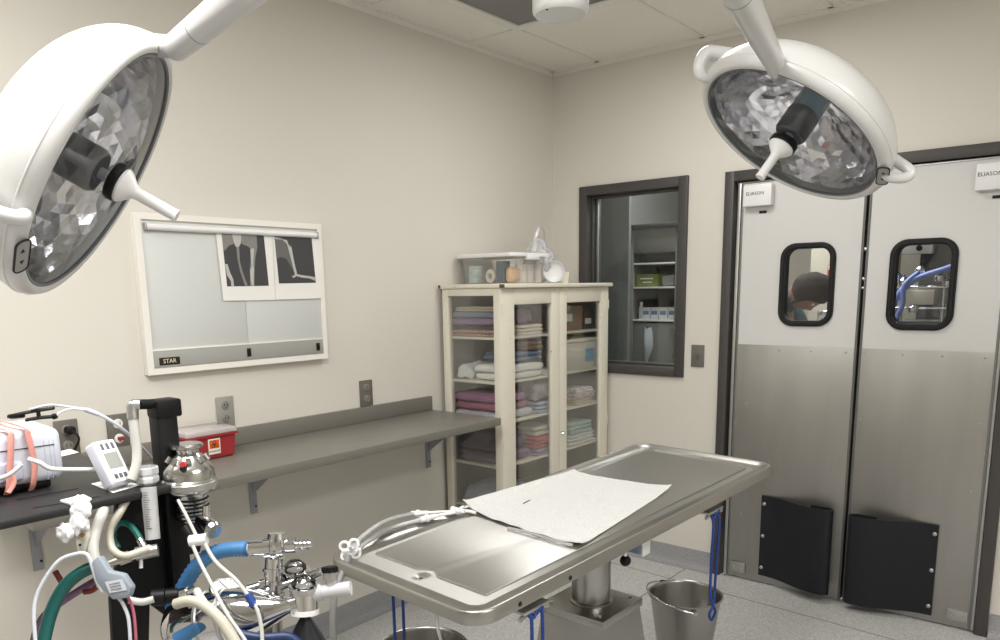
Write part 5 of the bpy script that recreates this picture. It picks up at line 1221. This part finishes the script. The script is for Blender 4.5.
for s in (-1, 1):
    ch.append([('chest', 0, 0), (f'sh{s}', sh[s], .062), (f'el{s}', elb[s], .042), (f'wr{s}', wr[s], .027), (f'pm{s}', (1.44, Yp+s*.13, 1.10), (.038, .016))])
    ch.append([('pel', 0, 0), (f'hip{s}', (.86, Yp+s*.10, .90), .098), (f'kn{s}', (.90, Yp+s*.11, .50), .062), (f'an{s}', (.86, Yp+s*.11, .09), .040), (f'toe{s}', (1.02, Yp+s*.12, .045), .036)])
    for k_ in range(4):
        y_ = Yp+s*.13+(k_-1.5)*.018; ch.append([(f'pm{s}', 0, 0), (f'f{s}{k_}a', (1.475, y_, 1.098), .0095), (f'f{s}{k_}b', (1.505-.004*abs(k_-1.5), y_, 1.085), .0085), (f'f{s}{k_}c', (1.515, y_, 1.065), .0075)])
    ch.append([(f'pm{s}', 0, 0), (f't{s}a', (1.45, Yp+s*.085, 1.09), .0105), (f't{s}b', (1.475, Yp+s*.072, 1.075), .0085)])
body = skin_fig('body', ch, SKIN, ps)
# head: looking down and forward
HM = Matrix.Translation((1.195, Yp, 1.475)) @ Matrix.Rotation(.25, 4, 'Z') @ Matrix.Rotation(math.radians(74), 4, 'Y')
bb = bmesh.new(); bmesh.ops.create_uvsphere(bb, u_segments=40, v_segments=30, radius=1)
for v in bb.verts:
    x, y, z = v.co; q = Vector((x*.094, y*.074*(1-.18*max(0, -z)), z*.112))
    if z < 0: q.x += .012*(-z)
    if x > 0: q.x -= .010*abs(y)*x
    q.x += .016*math.exp(-((y/.16)**2+((z+.12)/.14)**2))*(1 if x > 0 else 0)      # nose
    q.x -= .007*math.exp(-(((abs(y)-.36)/.15)**2+((z-.06)/.12)**2))*(1 if x > 0 else 0)  # eye sockets
    q.x += .005*math.exp(-((y/.30)**2+((z+.42)/.07)**2))*(1 if x > 0 else 0)      # lips
    v.co = HM @ q
hd_ = MB(); hd_.add(bb); hd_.build('head', SKIN, ps, smooth=80)
for s in (-1, 1):
    MB().lathe([(0, 0), (.013, .002), (.016, .008), (.010, .010), (0, .006)], HM @ Matrix.Translation((-.005, s*.072, 0)) @ Matrix.Rotation(-s*math.pi/2, 4, 'X') @ Matrix.Scale(1.7, 4, (0, 1, 0)), 20, caps=False).build('ear', SKIN, ps)
    e_ = bmesh.new(); bmesh.ops.create_uvsphere(e_, u_segments=14, v_segments=10, radius=.010); e_.transform(HM @ Matrix.Translation((.078, s*.028, .008))); mb = MB(); mb.add(e_); mb.build('eye', PAPER, ps)
bb = bmesh.new(); bmesh.ops.create_uvsphere(bb, u_segments=48, v_segments=36, radius=1)
for v in bb.verts:
    x, y, z = v.co; n_ = 1+.035*noise.noise(v.co*5)
    q = Vector((x*.106, y*.088, z*.124+.008))*n_
    face = max(0, x-.42)*max(0, .50-z)
    q.x -= .13*face; q.y *= 1-.1*face
    if z < -.45 and x < .3: q.z *= .82
    v.co = HM @ q
mb = MB(); mb.add(bb); mb.build('hair', HAIR, ps, smooth=80)
inf = lambda p, r, k=.016: (p, r+k)
sc2 = [[('pel', (.86, Yp, .90), .15), ('spine', J['spine'], .145), ('chest', J['chest'], .150), ('nk', (1.065, Yp, 1.42), .09), ('nk2', (1.11, Yp, 1.45), .068)]]
for s in (-1, 1): sc2.append([('chest', 0, 0), (f'sh{s}', sh[s], .082), (f'ua{s}', tuple((Vector(sh[s])*.4+Vector(elb[s])*.6)), .066)])
skin_fig('scrub_top', sc2, SCRUB, ps)
sc3 = [[('pel', (.86, Yp, .94), .14)]]
for s in (-1, 1): sc3.append([('pel', 0, 0), (f'hip{s}', (.86, Yp+s*.10, .88), .115), (f'kn{s}', (.90, Yp+s*.11, .50), .082), (f'an{s}', (.865, Yp+s*.11, .13), .070)])
skin_fig('scrub_trousers', sc3, SCRUB, ps)
for s in (-1, 1): MB().soft((.80, Yp+s*.115-.05, 0), (1.08, Yp+s*.115+.05, .085), .035, .002, 8, (8, 6, 4), 2).build('shoe', SHOE, ps, smooth=80)
# what the person leans over, and the wall device
wt = thing('work_trolley', (1.33, .92, 0), 'steel trolley with foil wrapped packs seen through the left door window', 'trolley')
MB().box((1.14, .60, 1.005), (1.53, 1.24, 1.03), .004).build('trolley_top', PSTEEL, wt)
for x in (1.16, 1.51):
    for y in (.62, 1.22): MB().cone((x, y, 0), (x, y, 1.005), .012, n=14).build('leg', CHROME, wt)
tag(MB().soft((1.15, 1.12, 1.0305), (1.30, 1.23, 1.36), .03, .022, 18, (16, 12, 14), 3).build('foil_pack', mat('foil', (214, 214, 216), .2, .9)), 'crumpled foil pack on the steel trolley beyond the left door', 'pack')
struct(MB().box((1.06, 1.28, 0), (1.56, 1.34, H)).build('wall_far_pier', FARWALL))
al = thing('wall_dispenser', (1.20, 1.26, 1.5), 'small red and white wall device above the bent head', 'wall device')
MB().box((1.17, 1.255, 1.53), (1.215, 1.279, 1.63), .004).build('housing', mat('device_red', (150, 66, 60), .5), al); MB().box((1.178, 1.248, 1.60), (1.207, 1.2549, 1.625), .002).build('white_lens', PAPER, al)
# right door window: machine with blue hose in front of a grey wall
rm = thing('ventilator', (1.72, 1.2, 0), 'chrome framed machine with blue corrugated hoses seen through the right door window', 'ventilator')
MB().box((1.60, 1.10, .1), (1.88, 1.4, 1.30), .006).build('cabinet_body', mat('machine_grey', (92, 92, 94), .4), rm)
MB().box((1.665, 1.06, 1.395), (1.80, 1.16, 1.475), .004).build('screen_box', mat('machine_cream', (196, 192, 178), .5), rm); 
for z in (1.375, 1.49): MB().cone((1.60, 1.08, z), (1.86, 1.08, z), .008, n=12).build('rail', CHROME, rm)
for x in (1.63, 1.84): MB().cone((x, 1.1, 1.30), (x, 1.1, 1.56), .010, n=12).build('upright', CHROME, rm)
for i, (x, z) in enumerate(((1.60, 1.53), (1.64, 1.50), (1.82, 1.52), (1.86, 1.49), (1.72, 1.56), (1.70, 1.35))):
    MB().lathe([(0, 0), (.022, 0), (.028, .01), (.028, .03), (.016, .045), (0, .05)], Matrix.Translation((x, 1.07, z)), 20, caps=False).build('valve', CHROME, rm)
B2 = mat('pale_blue_hose', (104, 124, 186), .45)
MB().tube([(1.93, 1.1, 1.63), (1.86, 1.05, 1.59), (1.76, 1.03, 1.555), (1.69, 1.02, 1.52), (1.62, 1.02, 1.43), (1.575, 1.03, 1.28)], .017, n=12, res=14, ridge=.06).build('breathing_hose', B2, rm, smooth=80)
MB().tube([(1.72, 1.03, 1.57), (1.66, 1.0, 1.50), (1.66, 1.0, 1.40), (1.62, 1.02, 1.3)], .013, n=12, res=14, ridge=.06).build('breathing_hose', B2, rm, smooth=80)
plate('light_switch', on_back_wall(1.815, 1.748, 1.652), .09, .14, mat('plate_cream', (206, 202, 182), .5), 'cream wall plate seen high in the right door window', 'light switch')
gl = thing('glove_dispenser', (1.56, 1.72, 1.7), 'white dispenser on the grey wall in the right door window', 'dispenser')
MB().box((1.49, 1.67, 1.69), (1.66, 1.75, 1.80), .006).build('housing', PLAST, gl); MB().lathe([(0, 0), (.018, 0), (.018, .004), (0, .004)], on_back_wall(1.585, 1.67, 1.725), 18, caps=False).build('opening', INK, gl)
# END
